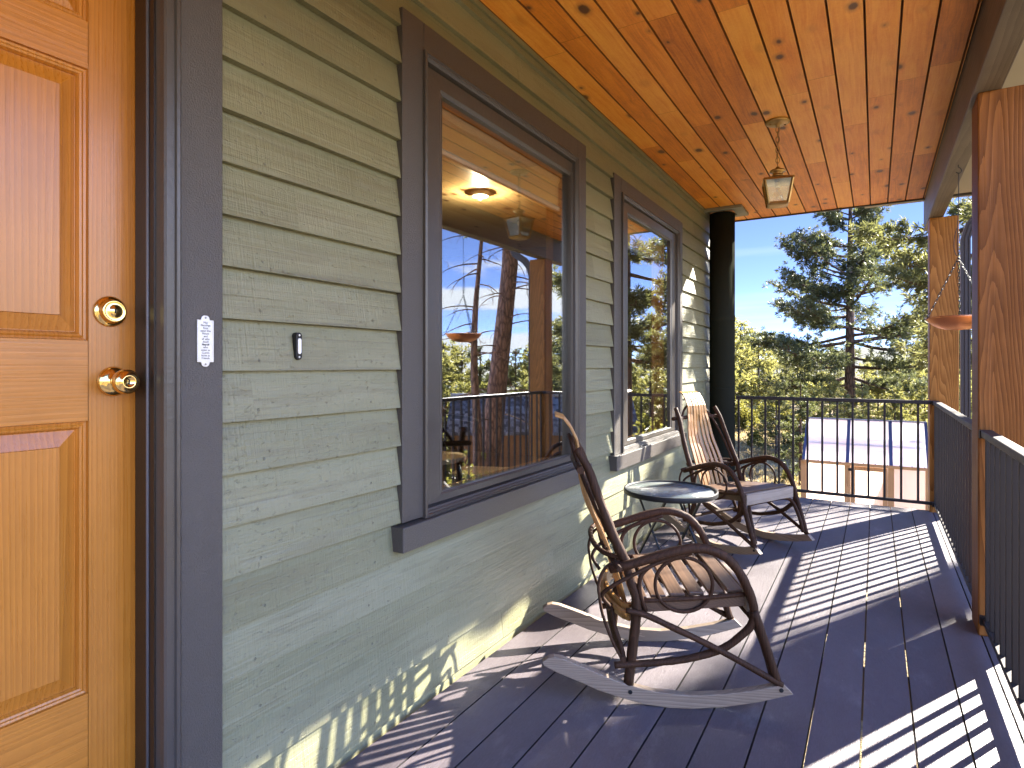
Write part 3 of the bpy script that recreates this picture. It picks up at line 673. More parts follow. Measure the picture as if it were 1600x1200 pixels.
# ------------------------------------------------------------------ lantern
ln = empty('hanging_lantern', (.886, 3.893, CEIL), R(12)); tag(ln, 'brass and glass lantern hanging on a chain from the porch ceiling', 'lantern')
m = MB(); m.lathe([(.070,-.001),(.070,-.006),(.064,-.012),(.040,-.017),(.012,-.019),(.010,-.034),(.0,-.036)], (0,0,0), 36); m.lathe([(.004,-.012),(.005,-.020),(.0,-.021)], (.042,.015,-.002), 10); m.lathe([(.004,-.012),(.005,-.020),(.0,-.021)], (-.042,-.015,-.002), 10); m.build('canopy', ABRASS, ln)
m = MB(); z = -.030
for k in range(8):
    c = np.array((0,0,z-.018)); a0 = k*math.pi/2
    P = [(math.cos(a0)*.0105*math.cos(t), math.sin(a0)*.0105*math.cos(t), z-.018+.019*math.sin(t)) for t in np.linspace(0, 2*math.pi, 17)[:-1]]
    m.tube(P, .0022, 6, 0, closed=True); z -= .0305
m.build('chain', ABRASS, ln)
m = MB(); m.tube([(.004,.003,-.03),(.006,-.003,-.10),(-.004,.004,-.18),(.0,.0,-.27)], .0014, 5); m.build('cord', BLACK, ln)
m = MB(); m.lathe([(.0,-.268),(.010,-.272),(.012,-.282),(.040,-.290),(.046,-.300),(.030,-.305),(.028,-.318),(.040,-.330)], (0,0,0), 28)
m.lathe([(.040,-.330),(.116,-.350),(.120,-.362),(.110,-.362)], (0,0,0), 4, ang=R(45)); m.build('cap', ABRASS, ln)
zt, zb, ht, hb = -.358, -.498, .076, .053
m = MB()
for sx, sy in ((1,1),(1,-1),(-1,1),(-1,-1)): m.bar((sx*ht,sy*ht,zt), (sx*hb,sy*hb,zb), .010, .010, (sx,-sy,0))
m.lathe([(hb*1.45,zb+.012),(hb*1.5,zb),(hb*1.2,zb-.008),(hb*.4,zb-.010),(.0,zb-.010)], (0,0,0), 4, ang=R(45)); m.build('cage', ABRASS, ln)
m = MB()
for a in range(4):
    c, s = math.cos(a*math.pi/2), math.sin(a*math.pi/2); k = len(m.v)
    for (d, h, w) in ((ht-.004,zt,ht-.008),(ht-.002,zt,ht-.008),(hb-.002,zb+.008,hb-.008),(hb-.004,zb+.008,hb-.008)):
        for q in (-1, 1): m.v.append((c*d-s*q*w, s*d+c*q*w, h))
    for f in ((0,1,7,6),(2,3,5,4)): m.face([k+i for i in f])
m.build('glass_panes', m_clear('lantern_glass', (.90,.93,.90), .10, .03), ln)
m = MB(); m.lathe([(.016,-.35),(.016,-.392),(.013,-.395)], (0,0,0), 20); m.build('socket', ABRASS, ln)
m = MB(); m.lathe([(.012,-.394),(.014,-.404),(.024,-.424),(.030,-.446),(.028,-.464),(.018,-.477),(.0,-.482)], (0,0,0), 24); m.build('bulb', m_clear('amber_bulb', (.95,.72,.30), .10, .02), ln)
m = MB()
for k in range(5): a = k*1.257; m.tube([(.004*math.cos(a),.004*math.sin(a),-.396),(.013*math.cos(a),.013*math.sin(a),-.43),(.006*math.cos(a),.006*math.sin(a),-.46)], .0012, 5, 3)
m.build('filament', plain('dark_gold_wire', (.55,.28,.06), .4, 1.0), ln)
# ------------------------------------------------------------------ hanging copper dish
bw = empty('hanging_dish', (1.811, 4.47, 2.392)); tag(bw, 'hammered copper dish hanging by thin chains from the porch beam', 'hanging dish')
zr = 1.478-2.392
m = MB(); m.lathe([(.168,zr+.002),(.160,zr-.010),(.140,zr-.034),(.105,zr-.058),(.060,zr-.072),(.0,zr-.076),(.0,zr-.073),(.060,zr-.069),(.104,zr-.054),(.138,zr-.030),(.158,zr-.006),(.166,zr+.003),(.168,zr+.002)], (0,0,0), 48); m.build('dish', COPPER, bw)
m = MB(); m.tube([(0,0,.001),(0,0,-.012),(.012,.006,-.022),(.016,.008,-.038),(.004,.002,-.050),(-.012,-.006,-.044)], .0026, 7); m.build('hook', BLACK, bw)
m = MB(); zg = 1.835-2.392
m.tube([(.002,.001,-.048),(.0,.0,-.25),(-.004,.0,-.40),(.0,.0,zg)], .0022, 6)
m.tube([(.0,.0,-.36),(-.018,-.008,-.42),(-.022,-.010,-.50),(-.006,-.003,-.545),(.010,.004,-.50),(.002,.0,-.40)], .002, 6)
m.build('cord', BLACK, bw)
for k in range(3):
    a = R(202+120*k); e = np.array((.166*math.cos(a), .166*math.sin(a), zr+.004)); st = np.array((0,0,zg)); m = MB(); n = 17
    m2 = MB(); L = np.linalg.norm(e-st); d = (e-st)/L
    u = np.cross(d, (0,0,1)); u /= np.linalg.norm(u); w = np.cross(d, u)
    for q in range(n):
        c = st+(e-st)*(q+.5)/n; ax = u if q % 2 else w
        m2.tube([c+d*.0165*math.cos(t)+ax*.0055*math.sin(t) for t in np.linspace(0, 2*math.pi, 11)[:-1]], .0017, 5, 0, closed=True)
    m2.tube([e+np.array((.012*math.cos(a)*(1+math.cos(t)),.012*math.sin(a)*(1+math.cos(t)),.014*math.sin(t))) for t in np.linspace(0, 2*math.pi, 13)[:-1]], .0022, 5, 0, closed=True)
    m2.build('chain', BLACK, bw)
# ------------------------------------------------------------------ doorbell and plaque
db = empty('doorbell', (.0135, 1.117, 1.241)); tag(db, 'slim black doorbell with a white push button on the sage siding', 'doorbell')
def stadium(w, h, n=10):
    r = w/2; return [(r*math.cos(t), h/2-r+r*math.sin(t)) for t in np.linspace(0, math.pi, n)]+[(r*math.cos(t), -h/2+r+r*math.sin(t)) for t in np.linspace(math.pi, 2*math.pi, n)]
m = MB(); m.prism(stadium(.0205,.076), lambda u, v, s: ((-.008 if s == 0 else .0125), u, v)); b = m.build('case', BLACK, db, bevel=.0022)
m = MB(); m.prism(stadium(.0105,.043,8), lambda u, v, s: ((.010 if s == 0 else .0155), u, v)); m.build('button', WHITE, db, bevel=.0012)
m = MB()
for z in (-.030, .030): m.lathe([(.0030,.0126),(.0026,.0136),(.0,.0138)], (0,0,z), 10, 'x')
m.build('screw', PEWTER, db)
pl = empty('plaque', (.0305, .8405, 1.245)); tag(pl, 'small engraved pewter plaque with verse screwed to the door casing', 'plaque')
m = MB(); P = [(-.0205,-.050),(-.011,-.050),(-.009,-.057),(-.004,-.0605),(.004,-.0605),(.009,-.057),(.011,-.050),(.0205,-.050),(.0205,.050),(.011,.050),(.009,.057),(.004,.0605),(-.004,.0605),(-.009,.057),(-.011,.050),(-.0205,.050)]
m.prism(P, lambda u, v, s: ((0 if s == 0 else .0035), u, v)); m.build('plate', PEWTER, pl, bevel=.0009)
m = MB()
for (a, b, c, d) in ((-.0195,-.0175,-.048,.048),(.0175,.0195,-.048,.048),(-.0175,.0175,.0462,.048),(-.0175,.0175,-.048,-.0462)): m.box(.0032, .0046, a, b, c, d)
m.build('border', PEWTER, pl)
m = MB()
for z in (-.0548, .0548): m.lathe([(.0026,.0034),(.0022,.0044),(.0,.0046)], (0,0,z), 10, 'x')
m.build('screw', plain('dark_screw', (.2,.19,.18), .4, 1.0), pl)
INK = plain('engraved_ink', (.03,.03,.03), .7)
def lettering(txt, z, size):
    c = bpy.data.curves.new('lettering', 'FONT'); c.body = txt; c.size = size; c.align_x = 'CENTER'; c.align_y = 'CENTER'; c.extrude = .0002; c.space_line = .95
    tmp = bpy.data.objects.new('tmp', c); COL.objects.link(tmp); dg = bpy.context.evaluated_depsgraph_get()
    me = bpy.data.meshes.new_from_object(tmp.evaluated_get(dg)); bpy.data.objects.remove(tmp); bpy.data.curves.remove(c)
    me.materials.clear(); me.materials.append(INK); o = bpy.data.objects.new('lettering', me); COL.objects.link(o); o.parent = pl
    o.location = (.0037, 0, z); o.rotation_euler = (R(90), 0, R(90))
lettering('May\nBlessings\nRest\nupon this\nHouse\nand\nall who\ndwell\nherein', .0175, .0068)
lettering('May all\nwho\nenter as\nGuests\nleave as\nFriends', -.0245, .0068)
# ------------------------------------------------------------------ things seen inside through the glass
def spindle_chair(loc, rz, label):
    t = empty('spindle_chair', loc, rz); tag(t, label, 'chair')
    BK = plain('black_painted_wood', (.012,.010,.009), .35); LT = wood('light_seat', (.5,.33,.17), (.7,.5,.3), 'y', 20, .4)
    m = MB(); m.prism([(.22*math.cos(a)*(1 if abs(math.cos(a)) < .7 else .95), .23*math.sin(a)) for a in np.linspace(0, 2*math.pi, 25)[:-1]], lambda u, v, s: (u, v, .43 if s == 0 else .46)); m.build('seat', LT, t, bevel=.006)
    for sx, sy in ((1,1),(1,-1),(-1,1),(-1,-1)): m = MB(); m.tube([(sx*.13,sy*.14,.435),(sx*.17,sy*.18,.2),(sx*.19,sy*.20,0)], [.014,.020,.012], 8, 4); m.build('leg', BK, t)
    for k in range(-3, 4): m = MB(); m.tube([(-.18,k*.052,.45),(-.24,k*.058,.72),(-.27,k*.062,.90)], .0085, 7, 3); m.build('spindle', BK, t)
    m = MB(); m.tube([(-.255,-.23,.90),(-.285,-.1,.905),(-.29,0,.905),(-.285,.1,.905),(-.255,.23,.90)], .030, 8, 4, flat=.45); m.build('crest_rail', BK, t)
    m = MB(); m.tube([(.14,-.27,.665),(-.05,-.27,.67),(-.21,-.2,.675),(-.25,0,.675),(-.21,.2,.675),(-.05,.27,.67),(.14,.27,.665)], .017, 8, 4); m.build('arm_bow', BK, t)
    for s in (-1, 1): m = MB(); m.tube([(.12,s*.27,.665),(.11,s*.22,.45)], .012, 7, 0); m.build('arm_post', BK, t)
spindle_chair((-.95, 2.88, .18), R(-35), 'black spindle back chair inside the room behind the near window')
t = empty('low_table', (-.85, 3.55, .18), R(20)); tag(t, 'pale wooden low table inside the room behind the near window', 'table')
LT2 = wood('pale_table_wood', (.5,.36,.2), (.72,.55,.36), 'x', 16, .3)
m = MB(); m.box(-.32, .32, -.17, .17, .25, .275); m.build('tabletop', LT2, t, bevel=.004)
for sx in (-1,1):
    for sy in (-1,1): m = MB(); m.box(sx*.27-.02, sx*.27+.02, sy*.13-.02, sy*.13+.02, 0, .25); m.build('leg', LT2, t)
t = empty('ceiling_light', (-1.17, 3.77, 2.499)); tag(t, 'small lit ceiling spotlight glowing inside the room behind the near window', 'ceiling light')
m = MB(); m.lathe([(.075,0),(.075,-.012),(.062,-.030),(.056,-.030)], (0,0,0), 28); m.build('housing', WHITE, t)
em = NT('lit_lens'); em.fin((1,.85,.6), .4, Emission_Color=(1,.78,.45,1), Emission_Strength=3.0)
m = MB(); m.lathe([(.056,-.029),(.03,-.033),(0,-.034)], (0,0,0), 24); m.build('lens', em.mat, t)
li = bpy.data.lights.new('ceiling_light_bulb', 'POINT'); li.energy = 9; li.color = (1,.78,.5); li.shadow_soft_size = .012
lo = bpy.data.objects.new('ceiling_light_bulb', li); COL.objects.link(lo); lo.location = (0, 0, -.052); lo.parent = t
# ------------------------------------------------------------------ ground, hills
def gz(x, y):
    r = math.hypot(x, y)
    z = -2.15-.17*max(0, min(x-2.6, 12))-.02*max(0, x-14.6)
    z += .012*max(0, y-14)*(1 if y < 60 else 60/y if y else 1) if x < 3 else 0
    z += .10*math.sin(x*.55+1)*math.cos(y*.43)+.05*math.sin(x*1.7)*math.sin(y*1.3+.6)
    if r > 60: z -= (min(r, 160)-60)*.035
    if r > 160:
        a = math.atan2(x, y); k = min(1, (r-160)/420)
        z += k*k*(15+7*math.sin(a*5+1)+3*math.sin(a*13)+2*math.sin(a*29+2))
    return z
def ground():
    mb = MB(); rs = [0]+list(np.geomspace(1.5, 1600, 90)); ns = 144
    for r in rs:
        for k in range(ns):
            a = 2*math.pi*k/ns; x, y = r*math.sin(a)+1, r*math.cos(a)+8
            z = gz(x, y)
            if -6 < x < 2.2 and -3 < y < 6.1: z = min(z, -2.2)
            mb.v.append((x, y, z))
    for i in range(len(rs)-1):
        for k in range(ns):
            l = (k+1) % ns; mb.face((i*ns+k, (i+1)*ns+k, (i+1)*ns+l, i*ns+l), 0 if rs[i] < 130 else 1, True)
    far = NT('wooded_hills'); o = far.obj(); n1 = far.noise(o, .05, 6, .7); n2 = far.noise(o, .008, 3, .5)
    far.fin(far.ramp(far.math('ADD', far.math('MULTIPLY', n1, .6), far.math('MULTIPLY', n2, .4)), [(.35,(.012,.022,.018)),(.55,(.022,.034,.027)),(.75,(.045,.050,.040))]), .95, far.bump(n1, .6, 4))
    tag(mb.build('ground', [m_ground(), far.mat], fix=False), 'dry tan meadow ground and wooded hills around the house', 'ground', kind='structure')
ground()
# ------------------------------------------------------------------ trees
def at(px, d, mir=False):
    S, C, F = math.sin(TH), math.cos(TH), 940.
    u = (px-800)/F; x = CX+d*(-S+u*C); return ((-x if mir else x), d*(C+u*S))
TH = math.atan(568/940); CX, HH, HY = 1.386, 1.186, 572.
def mesh_np(name, V, F, mat, tint=None):
    me = bpy.data.meshes.new(name); n, k = F.shape
    me.vertices.add(len(V)); me.vertices.foreach_set('co', V.astype(np.float32).ravel())
    me.loops.add(n*k); me.loops.foreach_set('vertex_index', F.astype(np.int32).ravel())
    me.polygons.add(n); me.polygons.foreach_set('loop_start', np.arange(0, n*k, k, dtype=np.int32)); me.polygons.foreach_set('loop_total', np.full(n, k, np.int32))
    if tint is not None:
        a = me.attributes.new('tint', 'FLOAT', 'FACE'); a.data.foreach_set('value', tint.astype(np.float32))
    me.materials.append(mat); me.update(calc_edges=True); me.validate(); return me
def tufts(pos, dr, nper, ln, wd, rg, tint, spread=(.25, 1.25)):
    """needle bundles: thin triangles fanning out of each twig end"""
    n = len(pos); pos = np.repeat(pos, nper, 0); d = np.repeat(dr, nper, 0); tn = np.repeat(tint, nper)
    m = len(pos); th = rg.uniform(spread[0], spread[1], m); ph = rg.uniform(0, 2*np.pi, m)
    a = np.cross(d, np.where(np.abs(d[:, 2:3]) < .9, [[0,0,1.]], [[1.,0,0]])); a /= np.linalg.norm(a, axis=1)[:, None]; b = np.cross(d, a)
    q = d*np.cos(th)[:, None]+(a*np.cos(ph)[:, None]+b*np.sin(ph)[:, None])*np.sin(th)[:, None]
    L = ln*rg.uniform(.7, 1.15, m)[:, None]; p0 = pos-d*rg.uniform(0, .5*ln, m)[:, None]
    w = np.cross(q, rg.normal(size=(m, 3))); w /= np.linalg.norm(w, axis=1)[:, None]; w *= wd
    tip = p0+q*L; tip[:, 2] -= .12*L[:, 0]
    mid = p0+q*L*.55
    V = np.stack([p0-w*.35, mid+w, tip, mid-w], 1).reshape(-1, 3)
    F = np.arange(m*4).reshape(m, 4)
    return V, F, np.clip(tn+rg.normal(0, .08, m), 0, 1)
def pine(seed, H, cb, Rad, whorls, ln, wd, nper, tuft_d, trunk_r, needle, bark, shape=1.0, lean=(0,0), trunk_path=None, droop=.25, dead=0, gap=.2, fill=1.0):
    rg = np.random.default_rng(seed); random.seed(seed); tr = MB()
    if trunk_path is None:
        trunk_path = [(lean[0]*h+.04*math.sin(h*.9+seed), lean[1]*h+.04*math.cos(h*.8), h*H) for h in np.linspace(0, 1, 8)]
    TP = np.array(trunk_path); zs = TP[:, 2]
    tx = lambda z: np.array((np.interp(z, zs, TP[:, 0]), np.interp(z, zs, TP[:, 1]), z))
    rad = lambda z: trunk_r*(1.12-(z-zs[0])/(zs[-1]-zs[0]))**.85*.93+.006
    tr.tube([tx(z) for z in np.linspace(zs[0]-.2, zs[-1], 18)], [rad(max(z, zs[0])) for z in np.linspace(zs[0]-.2, zs[-1], 18)], 12, 0, .05)
    pos = []; dr = []; tint = []
    for w in range(whorls):
        f = (w+rg.uniform(-.3, .3))/whorls; f = min(max(f, 0), .985); z0 = cb+(H-cb)*f
        prof = (1-f)**(.75*shape)*(.62+.38*min(1, f*5+.2))
        for b in range(rg.integers(3, 6)):
            if rg.random() < gap: continue
            az = rg.uniform(0, 2*np.pi); L = Rad*prof*rg.uniform(.62, 1.1)+.12
            rise = rg.uniform(-.25, .2)-droop*(1-f)+.55*f
            o = tx(z0); dirv = np.array((math.cos(az), math.sin(az), 0)); side = np.array((-dirv[1], dirv[0], 0)); bend = rg.uniform(-.2, .2)
            pts = [o+dirv*L*t+side*L*bend*t*t+np.array((0,0,L*(rise*t+.22*t*t*t))) for t in (0,.25,.5,.75,1)]
            r0 = min(rad(z0)*.45, .012+.016*L)
            tr.tube(pts, [r0, r0*.8, r0*.6, r0*.42, r0*.2], 5, 2, .08)
            P = np.array(smoothpath(pts, 6)); nb = max(3, int(L*tuft_d))
            for k in range(nb):
                t = rg.uniform(.14, 1)**.75; i = min(int(t*(len(P)-1)), len(P)-2); base = P[i]; fw = P[i+1]-P[i]; fw /= np.linalg.norm(fw)+1e-9
                sl = L*rg.uniform(.08, .30)*(1.15-t*.6); sd = side*rg.choice([-1, 1])*rg.uniform(.3, 1)+fw*rg.uniform(.3, 1)+np.array((0,0,rg.uniform(-.15, .45))); sd /= np.linalg.norm(sd)
                e = base+sd*sl
                if rg.random() < .35: tr.tube([base, base+sd*sl*.5+np.array((0,0,-.02)), e], [r0*.3, r0*.22, .003], 4, 0)
                tc = np.clip(.28+.5*rg.random()+.18*math.sin(az*2+z0*1.3), 0, 1)
                for q in range(max(1, int(rg.integers(2, 5)*fill))):
                    jit = rg.normal(0, .35, 3); dv = sd+jit+np.array((0,0,.25)); dv /= np.linalg.norm(dv)
                    pos.append(e+rg.normal(0, ln*.55, 3)); dr.append(dv); tint.append(tc)
    for k in range(dead):
        z0 = rg.uniform(zs[0]+2.2, cb+.4); az = rg.uniform(0, 2*np.pi); L = rg.uniform(.6, 1.9)*(1 if trunk_r < .3 else 1.35)
        o = tx(z0); dirv = np.array((math.cos(az), math.sin(az), 0)); pts = [o]; cur = o.copy(); up = rg.uniform(-.2, .35)
        for q in range(5):
            cur = cur+dirv*L/5+np.array((rg.normal(0,.03), rg.normal(0,.03), (up-.14*q)*L/5)); pts.append(cur.copy())
        tr.tube(pts, [.024,.02,.016,.012,.008,.004], 6, 3, .12)
        for q in range(2):
            i = rg.integers(2, 5); e = pts[i]+np.array((rg.normal(0,.18), rg.normal(0,.18), rg.normal(-.1,.18))); tr.tube([pts[i], (pts[i]+e)/2+rg.normal(0,.03,3), e], [.008,.006,.002], 4, 2)
    V, F, T = tufts(np.array(pos), np.array(dr), nper, ln, wd, rg, np.array(tint))
    return tr, mesh_np('crown', V, F, needle, T), bark
def place_tree(data, loc, rz, label, group=None, scale=1.0, name='pine_tree', cat='tree'):
    tr, crown, bark = data
    if isinstance(tr, MB): 
        root = empty(name, loc, rz); t = tr.build('trunk', bark, root, fix=False)
    root.scale = (scale,)*3
    c = bpy.data.objects.new('crown', crown); COL.objects.link(c); c.parent = root
    return tag(root, label, cat, group)
ND = m_needles('pine_needles', (.045,.062,.024), (.200,.205,.085), .55)
NH = m_needles('big_pine_needles', (.028,.045,.024), (.135,.150,.068), .42)
NY = m_needles('sunny_pine_needles', (.078,.098,.030), (.33,.32,.115), .58)
NDK = m_needles('dark_pine_needles', (.032,.050,.022), (.135,.150,.058), .5)
BK1 = m_bark('ponderosa_bark', (.028,.020,.016), (.17,.105,.07), 9)
BK2 = m_bark('grey_bark', (.03,.025,.02), (.14,.11,.085), 9)
BKR = m_bark('red_pine_bark', (.045,.026,.018), (.30,.17,.11), 10)
# big open pine behind the greenhouse
z = gz(.49, 29.83)
place_tree(pine(11, 11.1, 2.2, 4.5, 24, .21, .019, 12, 10.5, .24, NH, BK1, .95, droop=.22, gap=.10, fill=1.0), (.49, 29.83, z), R(20), 'tall open crowned ponderosa pine in the middle beyond the far railing')
# close pine to the right of the far post
z = gz(3.25, 12.4)
place_tree(pine(23, 10.5, 3.5, 2.3, 18, .17, .011, 20, 13.0, .16, ND, BK1, .6, droop=.22, gap=.06), (3.25, 12.4, z), R(70), 'close pine behind the far post whose boughs hang beside the porch beam')
# two bare trunks outside the side railing, mirrored in the near window
lat = np.array((-.8562, .5166, 0))
def trunk_line(px_of_z, base_px, d, zs):
    return [tuple((lat*((px_of_z(z)-base_px)/940*d))+np.array((0,0,z-zs[0]))) for z in zs]
BX, BY = at(785, 18, True); zb = gz(BX, BY); zz = [zb, -2, -1, 0, 1, 2, 3, 4, 5, 6.5, 8, 9.5, 11, 13, 15]
P = trunk_line(lambda z: float(np.interp(z, [-4, -1.64, 4.7, 6, 7.5, 9, 15], [752, 765, 800, 796, 781, 775, 772])), 785, 18, zz)
place_tree(pine(31, zz[-1]-zb, 13.6, 2.2, 6, .20, .014, 12, 8, .33, ND, BKR, .8, trunk_path=P, dead=46), (BX, BY, zb), 0, 'thicker leaning bare pine trunk outside the side railing, mirrored in the near window', 'bare pine trunks outside the side railing')
BX, BY = at(745, 17, True); zb = gz(BX, BY); zz = [zb, -2, -1, 0, 1, 2, 3, 4, 5, 5.9]
P = trunk_line(lambda z: float(np.interp(z, [-4, -.4, 1.4, 2.8, 4.5, 14], [750, 746, 741, 744, 753, 780])), 745, 17, zz)
place_tree(pine(32, zz[-1]-zb, 8.2, .8, 2, .20, .014, 12, 8, .15, ND, BKR, .8, trunk_path=P, dead=22), (BX, BY, zb), 0, 'thinner bare pine trunk outside the side railing, mirrored in the near window', 'bare pine trunks outside the side railing')
# forest pines: a few kinds, copied
kinds = [(pine(41, 6.0, .7, 1.75, 12, .21, .028, 8, 8.5, .10, NY, BK2, .9, droop=.1, gap=.08, fill=1.2), 6.0, 'yellow green young pine'),
         (pine(42, 7.0, 1.0, 1.70, 13, .21, .026, 8, 8.5, .11, ND, BK2, .9, droop=.15, gap=.1, fill=1.2), 7.0, 'mid green pine'),
         (pine(43, 8.0, 1.2, 1.60, 14, .21, .026, 8, 8.5, .13, NDK, BK1, 1.0, droop=.2, gap=.1, fill=1.2), 8.0, 'dark green pine')]
protos = [None]*3
def forest(lst, where, group, mir):
    rr = random.Random(5)
    for (px, d, top, k) in lst:
        x, y = at(px, d, mir); z = gz(x, y); zt = HH+d*(HY-top)/940.; data, H, lab = kinds[k]; s = max(.35, (zt-z)/H)
        label = '%s %s' % (lab, where)
        if protos[k] is None: protos[k] = place_tree(data, (x, y, z), rr.uniform(0, 6), label, group, s)
        else:
            o = copy_tree(protos[k]); o.location = (x, y, z); o.rotation_euler = (0, 0, rr.uniform(0, 6)); o.scale = (s*rr.uniform(.95, 1.25),)*2+(s,); o['label'] = label; o['group'] = group
forest([(1138,36,500,0),(1156,40,504,0),(1170,46,512,1),(1184,38,520,0),(1200,44,528,0),(1214,48,538,0),(1228,41,546,1),(1246,46,545,0),(1262,40,558,0),(1284,44,556,0),(1304,36,566,1),(1322,48,560,0),(1350,38,562,0),(1368,46,556,1),(1386,35,566,0),(1404,42,558,0),(1422,34,560,0),(1440,44,552,1),(1458,36,560,0),(1474,46,550,0),(1492,33,548,1),(1510,40,556,0),(1530,30,540,0),(1150,40,512,1),(1236,52,542,2),(1296,58,552,2),(1360,60,548,2),(1430,58,545,2),(1500,62,545,2)],
       'in the woods beyond the far railing', 'pines in the woods beyond the far railing', False)
forest([(1270,21,600,0),(1296,24,590,0),(1318,20,622,1),(1348,22,604,0),(1372,26,590,0),(1398,21,606,0),(1420,24,596,0),(1444,22,600,0),(1508,18,590,0),(1524,20,580,0)], 'behind the greenhouse beyond the far railing', 'young pines behind the greenhouse', False)
forest([(1212,21,596,1),(1250,16.5,632,2)], 'standing in the dry grass left of the greenhouse', 'small pines in the dry grass', False)
forest([(640,22,545,1),(660,30,552,2),(676,24,540,0),(692,27,536,0),(706,34,548,2),(722,30,545,0),(738,38,548,2),(752,33,542,2),(772,40,545,2),(790,46,548,2),(806,36,545,2),(822,42,543,2),(838,34,540,0),(852,40,538,2),(866,32,535,1),(882,28,500,1),(896,30,515,2),(912,34,530,2),(930,30,540,1),(950,36,545,2),(970,28,560,1),(985,24,572,0),(1000,30,560,1),(1016,26,566,0),(1034,28,560,1),(1050,32,555,2)],
       'in the valley beyond the side railing', 'pines in the valley beyond the side railing', True)
# shrubs
def shrub(seed, w, h, n, mat):
    rg = np.random.default_rng(seed); pos = []; dr = []; tint = []; tr = MB()
    for b in range(26):
        az = rg.uniform(0, 6.28); e = rg.uniform(.15, 1.35); L = rg.uniform(.6, 1); tip = np.array((math.cos(az)*math.cos(e)*w, math.sin(az)*math.cos(e)*w, math.sin(e)*h))*L
        tr.tube([(0,0,-.05), tip*.5+np.array((0,0,.05)), tip], [.012,.008,.003], 5, 3)
        for q in range(n):
            t = rg.uniform(.35, 1.05); c = tip*t+rg.normal(0, .09*w+.03, 3); pos.append(c); d = c+np.array((0,0,.3)); dr.append(d/np.linalg.norm(d)); tint.append(rg.random())
    V, F, T = tufts(np.array(pos), np.array(dr), 6, .075, .020, rg, np.array(tint), (.3, 1.5))
    return tr, mesh_np('foliage', V, F, mat, T)
LEAF = m_needles('oak_brush_leaves', (.08,.085,.02), (.26,.25,.06), .5)
LEAFD = m_needles('juniper_leaves', (.03,.045,.02), (.10,.12,.045), .3)
sh = [shrub(51, .75, .95, 34, LEAF), shrub(52, .8, .7, 34, LEAFD)]; shp = [None, None]
def bush(x, y, k, s, label, group):
    z = gz(x, y)
    if shp[k] is None:
        r = empty('shrub', (x, y, z)); sh[k][0].build('stems', BK2, r, fix=False); o = bpy.data.objects.new('foliage', sh[k][1]); COL.objects.link(o); o.parent = r; shp[k] = r
    else: r = copy_tree(shp[k]); r.location = (x, y, z)
    r.rotation_euler = (0, 0, x*7+y); r.scale = (s,)*3; tag(r, label, 'shrub', group)
for (px, d, k, s) in ((1164,30,0,1.3),(1178,24,0,.8),(1203,33,0,1.3),(1226,30,0,1.3),(1241,24,1,.8),(1256,27,0,1.2),(1188,34,1,1.2),(1150,33,0,1.4),(1230,17,0,.4)):
    x, y = at(px, d); bush(x, y, k, s, ('yellow leaved' if k == 0 else 'dark green')+' low shrub on the dry slope left of the greenhouse', 'shrubs on the dry slope')
for (px, d, k, s) in ((692,9.5,0,1.9),(708,10.5,0,2.2),(726,12,0,1.6),(672,10,0,2.2),(655,12,1,2.0),(1000,17,0,1.8),(1018,18,1,1.8),(1034,17,0,2.2)):
    x, y = at(px, d, True); bush(x, y, k, s, ('yellow leaved' if k == 0 else 'dark green')+' shrub below the side railing of the porch', 'shrubs below the side railing')
# dry grass
def grass():
    rg = np.random.default_rng(3); n = 9000
    x = rg.uniform(-9, 5, n); y = rg.uniform(10, 34, n); pos = np.stack([x, y, [gz(a, b) for a, b in zip(x, y)]], 1)
    d = np.tile([[0,0,1.]], (n, 1))+rg.normal(0, .15, (n, 3)); d /= np.linalg.norm(d, axis=1)[:, None]
    V, F, T = tufts(pos, d, 5, .22, .012, rg, rg.random(n), (.1, .7))
    g = bpy.data.objects.new('grass', mesh_np('grass', V, F, m_needles('dry_grass', (.26,.20,.09), (.52,.43,.25), .4), T)); COL.objects.link(g)
    tag(g, 'dry tan meadow grass beyond the porch', 'grass', kind='stuff')
grass()
